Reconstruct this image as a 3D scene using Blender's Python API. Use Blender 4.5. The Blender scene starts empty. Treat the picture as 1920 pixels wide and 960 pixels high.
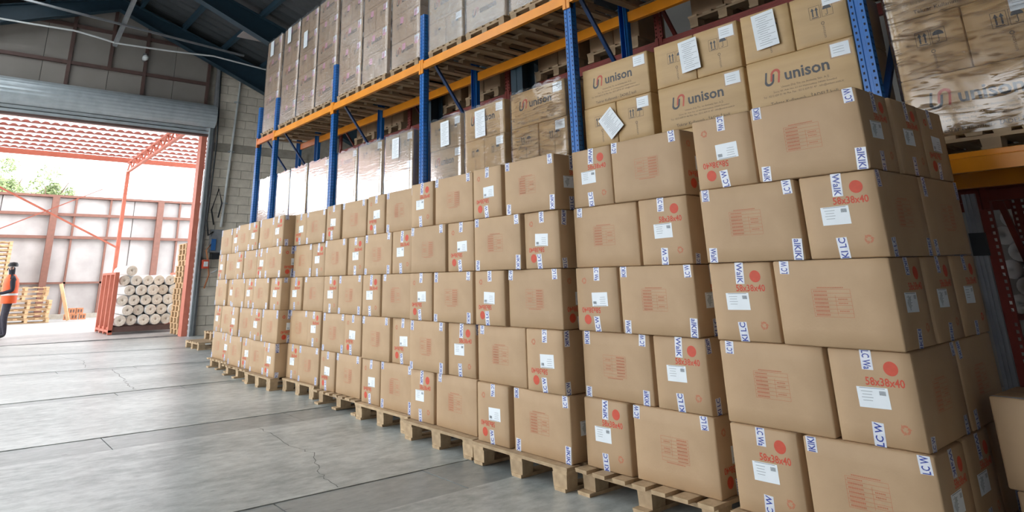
import bpy, bmesh, math, random
from mathutils import Matrix, Vector, Euler
random.seed(7)
R = math.radians
scene = bpy.context.scene
col = scene.collection

# ------------------------------------------------------------------ camera, world, exposure
# photo frame 1920x960 is a low crop of a larger frame: the optical axis sits above the middle (lens shift)
cam_data = bpy.data.cameras.new('camera')
cam = bpy.data.objects.new('camera', cam_data); col.objects.link(cam)
cam_data.sensor_fit = 'HORIZONTAL'; cam_data.sensor_width = 36.0
cam_data.lens = 1216.3 / 1920 * 36
cam_data.shift_x = (960 - 898.9) / 1920
cam_data.shift_y = -(480 - 160.9) / 1920
cam_data.clip_start = 0.05; cam_data.clip_end = 400
CAM = Vector((-3.444, -1.256, 1.324))
_y, _p, _r = 0.673, 0.289, -0.018
_f = Vector((math.sin(_y) * math.cos(_p), math.cos(_y) * math.cos(_p), math.sin(_p)))
_rt = Vector((math.cos(_y), -math.sin(_y), 0)); _up = _rt.cross(_f)
_r2 = math.cos(_r) * _rt + math.sin(_r) * _up; _u2 = -math.sin(_r) * _rt + math.cos(_r) * _up
_m = Matrix((( _r2.x, _u2.x, -_f.x), (_r2.y, _u2.y, -_f.y), (_r2.z, _u2.z, -_f.z)))
cam.matrix_world = Matrix.Translation(CAM) @ _m.to_4x4()
scene.camera = cam

world = bpy.data.worlds.new('overcast_sky'); scene.world = world
world.use_nodes = True
bg = world.node_tree.nodes['Background']
bg.inputs[0].default_value = (0.93, 0.97, 1.0, 1); bg.inputs[1].default_value = 5.0
scene.view_settings.view_transform = 'Standard'
scene.view_settings.look = 'None'
scene.view_settings.gamma = 1.0
scene.view_settings.use_curve_mapping = False
scene.view_settings.exposure = 0.27

# ------------------------------------------------------------------ materials
MATS = {}
def mat(name, c1, c2=None, rough=0.6, scale=8.0, metal=0.0, bump=0.0, bscale=60.0, detail=4.0, rnd=0.0, stretch=None, spec=None):
    m = bpy.data.materials.new(name); m.use_nodes = True; MATS[name] = m
    nt = m.node_tree; N = nt.nodes; L = nt.links
    b = N['Principled BSDF']
    b.inputs['Roughness'].default_value = rough; b.inputs['Metallic'].default_value = metal
    if spec is not None: b.inputs['Specular IOR Level'].default_value = spec
    c2 = c2 or tuple(x * 0.88 for x in c1)
    tc = N.new('ShaderNodeTexCoord'); src = tc.outputs['Object']
    if stretch:
        mp = N.new('ShaderNodeMapping'); mp.inputs['Scale'].default_value = stretch
        L.new(src, mp.inputs[0]); src = mp.outputs[0]
    nz = N.new('ShaderNodeTexNoise'); nz.inputs['Scale'].default_value = scale; nz.inputs['Detail'].default_value = detail
    L.new(src, nz.inputs['Vector'])
    rp = N.new('ShaderNodeValToRGB'); rp.color_ramp.elements[0].position = 0.3; rp.color_ramp.elements[1].position = 0.7
    rp.color_ramp.elements[0].color = (*c2, 1); rp.color_ramp.elements[1].color = (*c1, 1)
    L.new(nz.outputs['Fac'], rp.inputs[0]); out = rp.outputs[0]
    if rnd:
        oi = N.new('ShaderNodeObjectInfo'); mr = N.new('ShaderNodeMapRange')
        mr.inputs['To Min'].default_value = 1 - rnd; mr.inputs['To Max'].default_value = 1 + rnd
        L.new(oi.outputs['Random'], mr.inputs['Value'])
        hs = N.new('ShaderNodeHueSaturation'); L.new(mr.outputs[0], hs.inputs['Value']); L.new(out, hs.inputs['Color']); out = hs.outputs[0]
    L.new(out, b.inputs['Base Color'])
    if bump:
        n2 = N.new('ShaderNodeTexNoise'); n2.inputs['Scale'].default_value = bscale; n2.inputs['Detail'].default_value = 3
        L.new(src, n2.inputs['Vector'])
        bp = N.new('ShaderNodeBump'); bp.inputs['Strength'].default_value = bump; bp.inputs['Distance'].default_value = 0.01
        L.new(n2.outputs['Fac'], bp.inputs['Height']); L.new(bp.outputs[0], b.inputs['Normal'])
    return m

def film_mat(name, milky, gloss, bscale, strength, rough=0.10, gain=1.6, dist=0.02, ridges=False):
    m = bpy.data.materials.new(name); m.use_nodes = True; MATS[name] = m
    nt = m.node_tree; N = nt.nodes; L = nt.links
    for n in list(N):
        if n.type == 'BSDF_PRINCIPLED': N.remove(n)
    out = [n for n in N if n.type == 'OUTPUT_MATERIAL'][0]
    tc = N.new('ShaderNodeTexCoord'); mp = N.new('ShaderNodeMapping'); mp.inputs['Scale'].default_value = (1.2, 1.2, 9)
    mp.inputs['Rotation'].default_value = (R(6), 0, 0)
    L.new(tc.outputs['Object'], mp.inputs[0])
    nz = N.new('ShaderNodeTexNoise'); nz.inputs['Scale'].default_value = bscale; nz.inputs['Detail'].default_value = 5; nz.inputs['Distortion'].default_value = 1.2
    L.new(mp.outputs[0], nz.inputs['Vector'])
    bp = N.new('ShaderNodeBump'); bp.inputs['Strength'].default_value = strength; bp.inputs['Distance'].default_value = dist
    if ridges:
        mr = N.new('ShaderNodeMapRange'); mr.interpolation_type = 'SMOOTHSTEP'
        mr.inputs['From Min'].default_value = 0.535; mr.inputs['From Max'].default_value = 0.635
        L.new(nz.outputs['Fac'], mr.inputs['Value']); L.new(mr.outputs[0], bp.inputs['Height'])
    else: L.new(nz.outputs['Fac'], bp.inputs['Height'])
    gl = N.new('ShaderNodeBsdfGlossy'); gl.inputs['Roughness'].default_value = rough; L.new(bp.outputs[0], gl.inputs['Normal'])
    gl.inputs['Color'].default_value = (0.97, 0.98, 1, 1)
    tr = N.new('ShaderNodeBsdfTransparent'); df = N.new('ShaderNodeBsdfDiffuse'); df.inputs['Color'].default_value = (0.75, 0.77, 0.8, 1)
    m1 = N.new('ShaderNodeMixShader'); m1.inputs[0].default_value = milky; L.new(tr.outputs[0], m1.inputs[1]); L.new(df.outputs[0], m1.inputs[2])
    fr = N.new('ShaderNodeFresnel'); fr.inputs['IOR'].default_value = 1.5; L.new(bp.outputs[0], fr.inputs['Normal'])
    ma = N.new('ShaderNodeMath'); ma.operation = 'MULTIPLY_ADD'; ma.use_clamp = True
    ma.inputs[1].default_value = gain; ma.inputs[2].default_value = gloss; L.new(fr.outputs[0], ma.inputs[0])
    m2 = N.new('ShaderNodeMixShader'); L.new(ma.outputs[0], m2.inputs[0]); L.new(m1.outputs[0], m2.inputs[1]); L.new(gl.outputs[0], m2.inputs[2])
    L.new(m2.outputs[0], out.inputs['Surface'])
    return m

CARD = mat('cardboard', (0.465, 0.312, 0.180), (0.425, 0.28, 0.158), rough=0.62, scale=5, rnd=0.05, bump=0.05, bscale=90)
CARD2 = mat('cardboard_golden', (0.52, 0.345, 0.165), (0.45, 0.295, 0.135), rough=0.5, scale=4, rnd=0.06, bump=0.06, bscale=40, stretch=(1, 0.35, 3))
CARD4 = mat('cardboard_pale', (0.60, 0.435, 0.29), (0.53, 0.375, 0.245), rough=0.5, scale=4, rnd=0.05, stretch=(1, 0.35, 3))  # lighter carton copy, brightened in colour where upper shelf light falls short
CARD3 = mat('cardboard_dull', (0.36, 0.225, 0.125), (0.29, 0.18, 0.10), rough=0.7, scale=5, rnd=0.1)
TAPEW = mat('printed_tape_white', (0.72, 0.74, 0.80), (0.60, 0.62, 0.70), rough=0.25, scale=30, bump=0.25, bscale=60)
TAPEB = mat('tape_ink_blue', (0.02, 0.045, 0.30), rough=0.35)
CLEART = mat('parcel_tape_brown', (0.50, 0.34, 0.20), rough=0.18, bump=0.2, bscale=40)
PAPER = mat('label_paper', (0.80, 0.84, 0.88), (0.72, 0.77, 0.81), rough=0.5, scale=6)
PINK = mat('pink_sticker_paper', (0.88, 0.44, 0.62), (0.84, 0.42, 0.60), rough=0.5)
INKG = mat('grey_ink', (0.30, 0.33, 0.36), rough=0.6)
INKK = mat('black_ink', (0.075, 0.075, 0.082), rough=0.55)
INKF = mat('faint_ink', (0.15, 0.105, 0.07), rough=0.6)
RED = mat('red_ink', (0.60, 0.075, 0.035), (0.52, 0.065, 0.03), rough=0.6, scale=40)
REDF = mat('faded_red_ink', (0.50, 0.165, 0.085), (0.46, 0.19, 0.10), rough=0.62, scale=30)
LOGOR = mat('logo_red_ink', (0.52, 0.10, 0.06), rough=0.55)
WOOD = mat('pallet_wood', (0.52, 0.375, 0.23), (0.38, 0.265, 0.155), rough=0.8, scale=3, bump=0.25, bscale=30, rnd=0.14, stretch=(6, 6, 6))
WOODO = mat('old_pallet_wood', (0.40, 0.29, 0.18), (0.29, 0.20, 0.12), rough=0.85, scale=4, bump=0.25, bscale=30, rnd=0.18)
WOODY = mat('weathered_yard_wood', (0.62, 0.42, 0.24), (0.50, 0.33, 0.18), rough=0.85, scale=4, rnd=0.15)
BLUE = mat('rack_blue_paint', (0.006, 0.135, 0.46), (0.006, 0.115, 0.40), rough=0.30, scale=5)
NAVY = mat('rack_dark_blue_paint', (0.012, 0.05, 0.16), (0.01, 0.04, 0.13), rough=0.4)
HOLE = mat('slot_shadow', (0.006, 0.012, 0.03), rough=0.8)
ORANGE = mat('beam_orange_paint', (0.88, 0.315, 0.016), (0.78, 0.27, 0.014), rough=0.32, scale=4)
ORANGR = mat('beam_red_orange_paint', (0.72, 0.20, 0.04), (0.62, 0.17, 0.035), rough=0.4)
MAROON = mat('rack_red_paint', (0.24, 0.035, 0.025), (0.19, 0.028, 0.02), rough=0.45)
GREYST = mat('grey_steel', (0.33, 0.34, 0.35), (0.25, 0.26, 0.28), rough=0.4, metal=0.3, scale=6)
GALV = mat('galvanised_steel', (0.52, 0.57, 0.60), (0.42, 0.47, 0.50), rough=0.38, metal=0.35, scale=5)
WHITEP = mat('white_plastic', (0.78, 0.80, 0.80), rough=0.4)
BLACKP = mat('black_rubber', (0.02, 0.022, 0.025), rough=0.5)
ROLLW = mat('white_rolled_film', (0.90, 0.90, 0.89), (0.82, 0.81, 0.79), rough=0.45, scale=14, bump=0.3, bscale=20)
ROLLE = mat('roll_end_film', (0.86, 0.79, 0.70), (0.66, 0.58, 0.48), rough=0.5, scale=25, bump=0.4, bscale=40)
REDST = mat('red_oxide_steel', (0.55, 0.17, 0.11), (0.47, 0.135, 0.085), rough=0.55, scale=5)  # base red raised paler, bright outdoor haze mixed into the colour
YBROWN = mat('brown_steel_hazed', (0.20, 0.085, 0.06), (0.16, 0.07, 0.05), rough=0.6)  # brown steel lightened for the yard, haze put into its colour
BROWNST = mat('brown_steel', (0.125, 0.07, 0.06), (0.095, 0.055, 0.048), rough=0.6)
YARDP = mat('pale_wall_panel', (0.44, 0.41, 0.40), (0.34, 0.31, 0.30), rough=0.7, scale=1.5, rnd=0.08)
GABP = mat('gable_panel_grey', (0.30, 0.27, 0.245), (0.25, 0.225, 0.205), rough=0.8, scale=1.2, rnd=0.05)
ROOFD = mat('dark_roof_sheet', (0.052, 0.056, 0.062), (0.04, 0.045, 0.05), rough=0.6)
ROOFB = mat('dark_blue_steel', (0.020, 0.050, 0.075), (0.016, 0.04, 0.062), rough=0.5)
BLOCK = mat('concrete_block_grey', (0.76, 0.69, 0.585), (0.62, 0.555, 0.465), rough=0.9, scale=5, bump=0.3, bscale=25, rnd=0.07)
MORTAR = mat('mortar_grey', (0.40, 0.36, 0.305), (0.31, 0.28, 0.235), rough=0.95)
PLASTER = mat('hall_wall_plaster', (0.42, 0.40, 0.37), (0.36, 0.34, 0.32), rough=0.9, scale=1.5)
SKIN = mat('skin', (0.42, 0.24, 0.17), rough=0.5)
CLOTH = mat('dark_navy_cloth', (0.025, 0.03, 0.045), (0.018, 0.02, 0.03), rough=0.85, scale=20)
CLOTHP = mat('dark_trouser_cloth', (0.05, 0.045, 0.06), (0.03, 0.03, 0.045), rough=0.85, scale=20)
VEST = mat('orange_vest_cloth', (0.85, 0.12, 0.02), (0.75, 0.10, 0.015), rough=0.6, scale=10)
LEAF = mat('pale_green_leaf', (0.30, 0.36, 0.16), (0.22, 0.28, 0.12), rough=0.6, rnd=0.1)
BARK = mat('bark_brown', (0.16, 0.11, 0.07), rough=0.9)
GREYW = mat('grey_bundle_wrap', (0.20, 0.20, 0.20), (0.12, 0.12, 0.125), rough=0.3, scale=4, bump=0.4, bscale=8)
BRICKR = mat('orange_clay', (0.50, 0.20, 0.09), rough=0.8)
FILM = film_mat('clear_stretch_film', 0.02, 0.0, 5, 0.22, 0.06)
FILMW = film_mat('wrinkled_stretch_film', 0.02, 0.0, 4, 0.7, 0.10, 1.5, 0.02, True)
FILMG = film_mat('glossy_stretch_film', 0.06, 0.05, 2.5, 0.06, 0.10, 3.4)
FILMH = film_mat('hazy_stretch_film', 0.10, 0.03, 5, 0.3, 0.10, 2.0)
FILMM = film_mat('milky_stretch_film', 0.22, 0.08, 6, 0.5, 0.14)

def sheet_mat():
    m = bpy.data.materials.new('translucent_sheet'); m.use_nodes = True; MATS['translucent_sheet'] = m
    nt = m.node_tree; N = nt.nodes; L = nt.links
    b = N['Principled BSDF']; out = [n for n in N if n.type == 'OUTPUT_MATERIAL'][0]
    b.inputs['Base Color'].default_value = (0.75, 0.70, 0.68, 1); b.inputs['Roughness'].default_value = 0.5
    tl = N.new('ShaderNodeBsdfTranslucent'); tl.inputs['Color'].default_value = (0.72, 0.62, 0.60, 1)
    mx = N.new('ShaderNodeMixShader'); mx.inputs[0].default_value = 0.6
    L.new(b.outputs[0], mx.inputs[1]); L.new(tl.outputs[0], mx.inputs[2]); L.new(mx.outputs[0], out.inputs['Surface'])
    return m
SHEET = sheet_mat()
def clear_sheet():
    m = bpy.data.materials.new('clear_rooflight'); m.use_nodes = True; MATS['clear_rooflight'] = m
    nt = m.node_tree; N = nt.nodes; L = nt.links; out = [n for n in N if n.type == 'OUTPUT_MATERIAL'][0]
    b = N['Principled BSDF']; b.inputs['Base Color'].default_value = (0.8, 0.82, 0.82, 1); b.inputs['Roughness'].default_value = 0.4
    tr = N.new('ShaderNodeBsdfTransparent'); tr.inputs['Color'].default_value = (0.9, 0.93, 0.93, 1)
    mx = N.new('ShaderNodeMixShader'); mx.inputs[0].default_value = 0.25
    L.new(tr.outputs[0], mx.inputs[1]); L.new(b.outputs[0], mx.inputs[2]); L.new(mx.outputs[0], out.inputs['Surface'])
    return m
CLEARSH = clear_sheet()

def floor_mat(name, c_light, c_dark, rough):
    m = bpy.data.materials.new(name); m.use_nodes = True; MATS[name] = m
    nt = m.node_tree; N = nt.nodes; L = nt.links; b = N['Principled BSDF']
    tc = N.new('ShaderNodeTexCoord')
    mp = N.new('ShaderNodeMapping'); mp.inputs['Scale'].default_value = (0.55, 1, 1); L.new(tc.outputs['Object'], mp.inputs[0])
    a = N.new('ShaderNodeTexNoise'); a.inputs['Scale'].default_value = 0.9; a.inputs['Detail'].default_value = 6; a.inputs['Roughness'].default_value = 0.6; L.new(mp.outputs[0], a.inputs['Vector'])
    c = N.new('ShaderNodeTexNoise'); c.inputs['Scale'].default_value = 11; c.inputs['Detail'].default_value = 7; c.inputs['Roughness'].default_value = 0.7; L.new(mp.outputs[0], c.inputs['Vector'])
    mx = N.new('ShaderNodeMix'); mx.data_type = 'FLOAT'; mx.inputs[0].default_value = 0.52
    L.new(a.outputs['Fac'], mx.inputs[2]); L.new(c.outputs['Fac'], mx.inputs[3])
    rp = N.new('ShaderNodeValToRGB'); e = rp.color_ramp.elements
    e[0].position = 0.40; e[0].color = (*c_dark, 1); e[1].position = 0.59; e[1].color = (*c_light, 1)
    L.new(mx.outputs[0], rp.inputs[0])
    # scuffs: small elongated dark marks
    mp2 = N.new('ShaderNodeMapping'); mp2.inputs['Scale'].default_value = (1.6, 5.0, 1); mp2.inputs['Rotation'].default_value = (0, 0, R(14)); L.new(tc.outputs['Object'], mp2.inputs[0])
    v = N.new('ShaderNodeTexNoise'); v.inputs['Scale'].default_value = 3.2; v.inputs['Detail'].default_value = 3; L.new(mp2.outputs[0], v.inputs['Vector'])
    r2 = N.new('ShaderNodeValToRGB'); r2.color_ramp.elements[0].position = 0.69; r2.color_ramp.elements[1].position = 0.75
    L.new(v.outputs['Fac'], r2.inputs[0])
    mc = N.new('ShaderNodeMix'); mc.data_type = 'RGBA'; L.new(r2.outputs[0], mc.inputs[0]); L.new(rp.outputs[0], mc.inputs[6]); mc.inputs[7].default_value = (*[x * 0.5 for x in c_dark], 1)
    L.new(mc.outputs[2], b.inputs['Base Color'])
    rr = N.new('ShaderNodeMapRange'); rr.inputs['To Min'].default_value = rough + 0.12; rr.inputs['To Max'].default_value = rough - 0.10
    L.new(mx.outputs[0], rr.inputs['Value']); L.new(rr.outputs[0], b.inputs['Roughness'])
    bp = N.new('ShaderNodeBump'); bp.inputs['Strength'].default_value = 0.12; bp.inputs['Distance'].default_value = 0.01
    L.new(c.outputs['Fac'], bp.inputs['Height']); L.new(bp.outputs[0], b.inputs['Normal'])
    return m
SLAB = floor_mat('concrete_slab', (0.52, 0.545, 0.53), (0.27, 0.295, 0.29), 0.33)
STRIP = floor_mat('concrete_infill', (0.31, 0.335, 0.33), (0.20, 0.22, 0.22), 0.33)
YARD = floor_mat('yard_concrete', (0.42, 0.41, 0.40), (0.27, 0.265, 0.26), 0.45)
CRACK = mat('crack_dark', (0.20, 0.21, 0.20), rough=0.9)

# ------------------------------------------------------------------ mesh helpers
class MB:
    def __init__(s): s.v = []; s.f = []; s.m = []; s.mats = []
    def mi(s, m):
        if m not in s.mats: s.mats.append(m)
        return s.mats.index(m)
    def poly(s, pts, m):
        i = len(s.v); s.v += [tuple(p) for p in pts]; s.f.append(tuple(range(i, i + len(pts)))); s.m.append(s.mi(m)); return s
    def mesh_add(s, verts, faces, m):
        i = len(s.v); s.v += [tuple(p) for p in verts]; k = s.mi(m)
        for f in faces: s.f.append(tuple(i + j for j in f)); s.m.append(k)
        return s
    def hexa(s, p, m):
        return s.mesh_add(p, [(0, 3, 2, 1), (4, 5, 6, 7), (0, 1, 5, 4), (1, 2, 6, 5), (2, 3, 7, 6), (3, 0, 4, 7)], m)
    def box(s, x0, x1, y0, y1, z0, z1, m):
        return s.hexa([(x0, y0, z0), (x1, y0, z0), (x1, y1, z0), (x0, y1, z0), (x0, y0, z1), (x1, y0, z1), (x1, y1, z1), (x0, y1, z1)], m)
    def bar(s, a, b, w, h, m, up=(0, 0, 1)):
        a = Vector(a); b = Vector(b); d = (b - a).normalized(); u = Vector(up)
        if abs(d.dot(u)) > 0.98: u = Vector((1, 0, 0))
        r = d.cross(u).normalized(); u = r.cross(d)
        r = r * w / 2; u = u * h / 2
        return s.hexa([a - r - u, a + r - u, a + r + u, a - r + u, b - r - u, b + r - u, b + r + u, b - r + u], m)
    def tube(s, pts, rad, m, n=8, cap=True):
        pts = [Vector(p) for p in pts]; rings = []
        for k, p in enumerate(pts):
            d = (pts[min(k + 1, len(pts) - 1)] - pts[max(k - 1, 0)]).normalized()
            u = Vector((0, 0, 1)) if abs(d.z) < 0.9 else Vector((1, 0, 0))
            a = d.cross(u).normalized(); b = a.cross(d)
            rr = rad[k] if isinstance(rad, (list, tuple)) else rad
            rings.append([p + (a * math.cos(t) + b * math.sin(t)) * rr for t in [2 * math.pi * j / n for j in range(n)]])
        i = len(s.v); k = s.mi(m)
        for r in rings: s.v += [tuple(p) for p in r]
        for q in range(len(rings) - 1):
            for j in range(n):
                s.f.append((i + q * n + j, i + q * n + (j + 1) % n, i + (q + 1) * n + (j + 1) % n, i + (q + 1) * n + j)); s.m.append(k)
        if cap:
            s.f.append(tuple(i + j for j in reversed(range(n)))); s.m.append(k)
            s.f.append(tuple(i + (len(rings) - 1) * n + j for j in range(n))); s.m.append(k)
        return s
    def mesh(s, name, smooth=False):
        me = bpy.data.meshes.new(name); me.from_pydata(s.v, [], s.f)
        for m in s.mats: me.materials.append(m)
        me.polygons.foreach_set('material_index', s.m)
        if smooth: me.polygons.foreach_set('use_smooth', [True] * len(me.polygons))
        me.update(); return me

def put(name, me, parent=None, loc=None, rot=None):
    o = bpy.data.objects.new(name, me); col.objects.link(o)
    if parent is not None: o.parent = parent
    if loc is not None: o.location = loc
    if rot is not None: o.rotation_euler = rot
    return o
def tag(o, label=None, cat=None, group=None, kind=None):
    if label: o['label'] = label
    if cat: o['category'] = cat
    if group: o['group'] = group
    if kind: o['kind'] = kind
    return o
def empty(name, loc=(0, 0, 0), rot=(0, 0, 0)):
    o = bpy.data.objects.new(name, None); col.objects.link(o); o.location = loc; o.rotation_euler = rot
    o.empty_display_size = 0.1
    return o
def fix(me):
    bm = bmesh.new(); bm.from_mesh(me); bmesh.ops.recalc_face_normals(bm, faces=bm.faces); bm.to_mesh(me); bm.free(); return me
ORD = ['first', 'second', 'third', 'fourth', 'fifth', 'sixth', 'seventh', 'eighth', 'ninth', 'tenth', 'eleventh', 'twelfth', 'thirteenth', 'fourteenth']

# lettering: outlines of the built-in font as flat polygons
_txt = {}
def make_texts(specs):
    tmp = []
    for key, body, bold in specs:
        cu = bpy.data.curves.new('lettering', 'FONT'); cu.body = body; cu.size = 1.0
        cu.align_x = 'CENTER'; cu.align_y = 'CENTER'; cu.resolution_u = 2; cu.offset = bold; cu.fill_mode = 'BOTH'
        o = bpy.data.objects.new('lettering', cu); col.objects.link(o); tmp.append((key, o, cu))
    bpy.context.view_layer.update()
    dg = bpy.context.evaluated_depsgraph_get()
    for key, o, cu in tmp:
        me = bpy.data.meshes.new_from_object(o.evaluated_get(dg))
        vs = [v.co.copy() for v in me.vertices]; fs = [tuple(p.vertices) for p in me.polygons]
        x0 = min(v.x for v in vs); x1 = max(v.x for v in vs); y0 = min(v.y for v in vs); y1 = max(v.y for v in vs)
        vs = [((v.x - (x0 + x1) / 2), (v.y - (y0 + y1) / 2)) for v in vs]
        _txt[key] = (vs, fs, x1 - x0, y1 - y0)
        bpy.data.meshes.remove(me); bpy.data.objects.remove(o); bpy.data.curves.remove(cu)
FRAGS = ['LC Wa', 'IKIKI', 'WaIK', 'LC W', 'aIKIKI', 'KI LC']
make_texts([('frag%d' % i, t, 0.02) for i, t in enumerate(FRAGS)] + [
    ('size', '58x38x40', 0.018), ('unison', 'unison', 0.022),
    ('l1', 'Unison Dış Tic. ve Ambalaj San. A.Ş.', 0.0),
    ('l2', 'İstoç 20. Ada No: 61-63 Mahmutbey 34500 İstanbul', 0.0),
    ('l3', 'Tel : 0212 659 01 46 Pbx. Fax : 0212 659 01 47 : info@unison.com.tr', 0.0),
    ('l4', 'Tekrar Kullanımlı - İADELİ koli', 0.008), ('vert', 'unison', 0.0)])

class Decal:
    """2-D print laid out in (s right, t up) metres, then wrapped on a face of a carton."""
    def __init__(s): s.items = []
    def poly(s, pts, m, lift=0.0): s.items.append((pts, [tuple(range(len(pts)))], m, lift)); return s
    def rect(s, cx, cy, w, h, m, rot=0.0, lift=0.0, nx=1, ny=1):
        pts = []; fs = []
        for j in range(ny + 1):
            for i in range(nx + 1): pts.append((-w / 2 + w * i / nx, -h / 2 + h * j / ny))
        for j in range(ny):
            for i in range(nx): a = j * (nx + 1) + i; fs.append((a, a + 1, a + nx + 2, a + nx + 1))
        c, q = math.cos(rot), math.sin(rot)
        s.items.append(([(cx + x * c - y * q, cy + x * q + y * c) for x, y in pts], fs, m, lift)); return s
    def ring(s, cx, cy, r0, r1, m, a0=0, a1=360, n=20, sx=1.0, lift=0.0):
        pts = []; fs = []
        for k in range(n + 1):
            a = R(a0 + (a1 - a0) * k / n)
            pts.append((cx + sx * r0 * math.cos(a), cy + r0 * math.sin(a))); pts.append((cx + sx * r1 * math.cos(a), cy + r1 * math.sin(a)))
        for k in range(n): fs.append((2 * k, 2 * k + 1, 2 * k + 3, 2 * k + 2))
        s.items.append((pts, fs, m, lift)); return s
    def text(s, key, cx, cy, w, h, m, rot=0.0, lift=0.0):
        vs, fs, tw, th = _txt[key]; c, q = math.cos(rot), math.sin(rot)
        kx = w / tw; ky = (h / th) if h else kx
        s.items.append(([(cx + x * kx * c - y * ky * q, cy + x * kx * q + y * ky * c) for x, y in vs], fs, m, lift)); return s
    def flip(s, h):
        s.items = [([(-x, h - y) for x, y in p], f, m, l) for p, f, m, l in s.items]; return s
    def clip_t(s, t0, t1):
        s.items = [([(x, min(max(y, t0), t1)) for x, y in p], f, m, l) for p, f, m, l in s.items]; return s
    def mesh(s, name, fmap):
        b = MB()
        for pts, fs, m, lift in s.items: b.mesh_add([fmap(x, y, lift) for x, y in pts], fs, m)
        return b.mesh(name)

def bulge(u, v, B): return B * (1 - u * u) * (1 - v * v)
def fmap_front(w, d, h, B, x0=0.0, eps=0.0007):
    return lambda s, t, l: (x0 - d / 2 - eps - l - max(0, bulge(2 * s / w, 2 * t / h - 1, B)), -s, t)
def fmap_side(w, d, h, B, eps=0.0007):
    return lambda s, t, l: (s, -w / 2 - eps - l - max(0, bulge(2 * s / d, 2 * t / h - 1, B)), t)
def fmap_top(w, d, h, B, eps=0.0007):
    return lambda s, t, l: (s, t, h + eps + l + max(0, bulge(2 * s / d, 2 * t / w, B * 0.5)))

def carton_mesh(name, w, d, h, B, m, seed, dents=0.004):
    rnd = random.Random(seed)
    g = [-1, -0.965, -0.6, -0.2, 0.2, 0.6, 0.965, 1]; n = len(g)
    idx = {}; vs = []; fs = []
    def vid(i, j, k):
        if (i, j, k) in idx: return idx[(i, j, k)]
        u, v, t = g[i], g[j], g[k]
        x, y, z = u * d / 2, v * w / 2, (t + 1) * h / 2
        on = [abs(u) == 1, abs(v) == 1, abs(t) == 1]
        if on[0]: x += math.copysign(bulge(v, t, B), u)
        if on[1]: y += math.copysign(bulge(u, t, B), v)
        if on[2] and t > 0: z += bulge(u, v, B * 0.5)
        if sum(on) >= 2:
            c = 0.0035
            if on[0]: x -= math.copysign(c, u)
            if on[1]: y -= math.copysign(c, v)
            if on[2]: z -= math.copysign(c, t)
            if t > 0.99 and sum(on) == 3: z -= rnd.random() * dents; x -= math.copysign(rnd.random() * dents, u)
        idx[(i, j, k)] = len(vs); vs.append((x, y, z)); return idx[(i, j, k)]
    for a in range(n - 1):
        for b in range(n - 1):
            for e in (0, n - 1):
                q = [(e, a, b), (e, a + 1, b), (e, a + 1, b + 1), (e, a, b + 1)]
                fs.append(tuple(vid(*p) for p in (q if e else q[::-1])))
                q = [(a, e, b), (a + 1, e, b), (a + 1, e, b + 1), (a, e, b + 1)]
                fs.append(tuple(vid(*p) for p in (q[::-1] if e else q)))
                q = [(a, b, e), (a + 1, b, e), (a + 1, b + 1, e), (a, b + 1, e)]
                fs.append(tuple(vid(*p) for p in (q if e else q[::-1])))
    return MB().mesh_add(vs, fs, m).mesh(name, smooth=True)

# ------------------------------------------------------------------ the setting: floor, walls, roof, door
XL, XR, YB, YF = -10.5, 6.5, -9.0, 18.0
def ridge_z(x): return 8.85 - 0.33 * abs(x + 0.9)
fl = tag(put('floor', MB().box(XL, XR, YB, YF + 0.8, -0.25, -0.05, STRIP).mesh('floor')), kind='structure')
def line(y, sk): return lambda x: y - sk * (x + 2.5)
J = [(line(YB, 0), line(2.62, 0.0)), (line(3.21, 0.01), line(5.46, 0.01)), (line(6.05, 0.02), line(8.56, 0.01)), (line(8.86, 0.01), line(11.75, 0.17)),
     (line(12.1, 0.19), line(15.30, 0.28)), (line(15.62, 0.30), line(18.5, 0.1))]
def strip_mesh(name, a, b, top, m, xs, gap=0.0025):
    mb = MB()
    for x0, x1 in zip(xs, xs[1:]):
        mb.hexa([(x0, a(x0) + gap, -0.05), (x1, a(x1) + gap, -0.05), (x1, b(x1) - gap, -0.05), (x0, b(x0) - gap, -0.05),
                 (x0, a(x0) + gap, top), (x1, a(x1) + gap, top), (x1, b(x1) - gap, top), (x0, b(x0) - gap, top)], m)
    return mb.mesh(name)
for k, (a, b) in enumerate(J):
    put('concrete_slab', strip_mesh('concrete_slab', a, b, 0.0, SLAB, [XL, XR]), fl)
    if k:
        pb = J[k - 1][1]
        xs = [XL]; x = XL
        while x < 4: x += random.choice((1.1, 1.7, 0.8, 2.3)); xs.append(x)
        xs.append(XR)
        for x0, x1 in zip(xs, xs[1:]):
            put('infill_strip', strip_mesh('infill_strip', pb, a, -0.003 - random.random() * 0.004, STRIP, [x0 + 0.004, x1 - 0.004]), fl)
def crack(pts, w):
    fine = []
    for (x0, y0), (x1, y1) in zip(pts, pts[1:]):
        for k in range(8):
            t = k / 8; fine.append((x0 + (x1 - x0) * t + random.uniform(-.02, .02), y0 + (y1 - y0) * t + random.uniform(-.02, .02)))
    fine.append(pts[-1]); mb = MB()
    for k, ((x0, y0), (x1, y1)) in enumerate(zip(fine, fine[1:])):
        w0 = w * (0.5 + abs(math.sin(k * 1.7))); w1 = w * (0.5 + abs(math.sin((k + 1) * 1.7)))
        mb.poly([(x0 - w0, y0, 0.0006), (x0 + w0, y0, 0.0006), (x1 + w1, y1, 0.0006), (x1 - w1, y1, 0.0006)], CRACK)
    put('crack', mb.mesh('crack'), fl)
crack([(-0.86, 5.46), (-0.93, 4.59), (-0.89, 4.19), (-1.10, 3.59), (-1.15, 3.22)], 0.003)
crack([(-1.05, 11.6), (-1.14, 10.2), (-1.22, 9.45), (-1.23, 8.9)], 0.004)
crack([(-1.5, 15.0), (-1.2, 13.4), (-1.35, 12.2)], 0.004)
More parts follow.
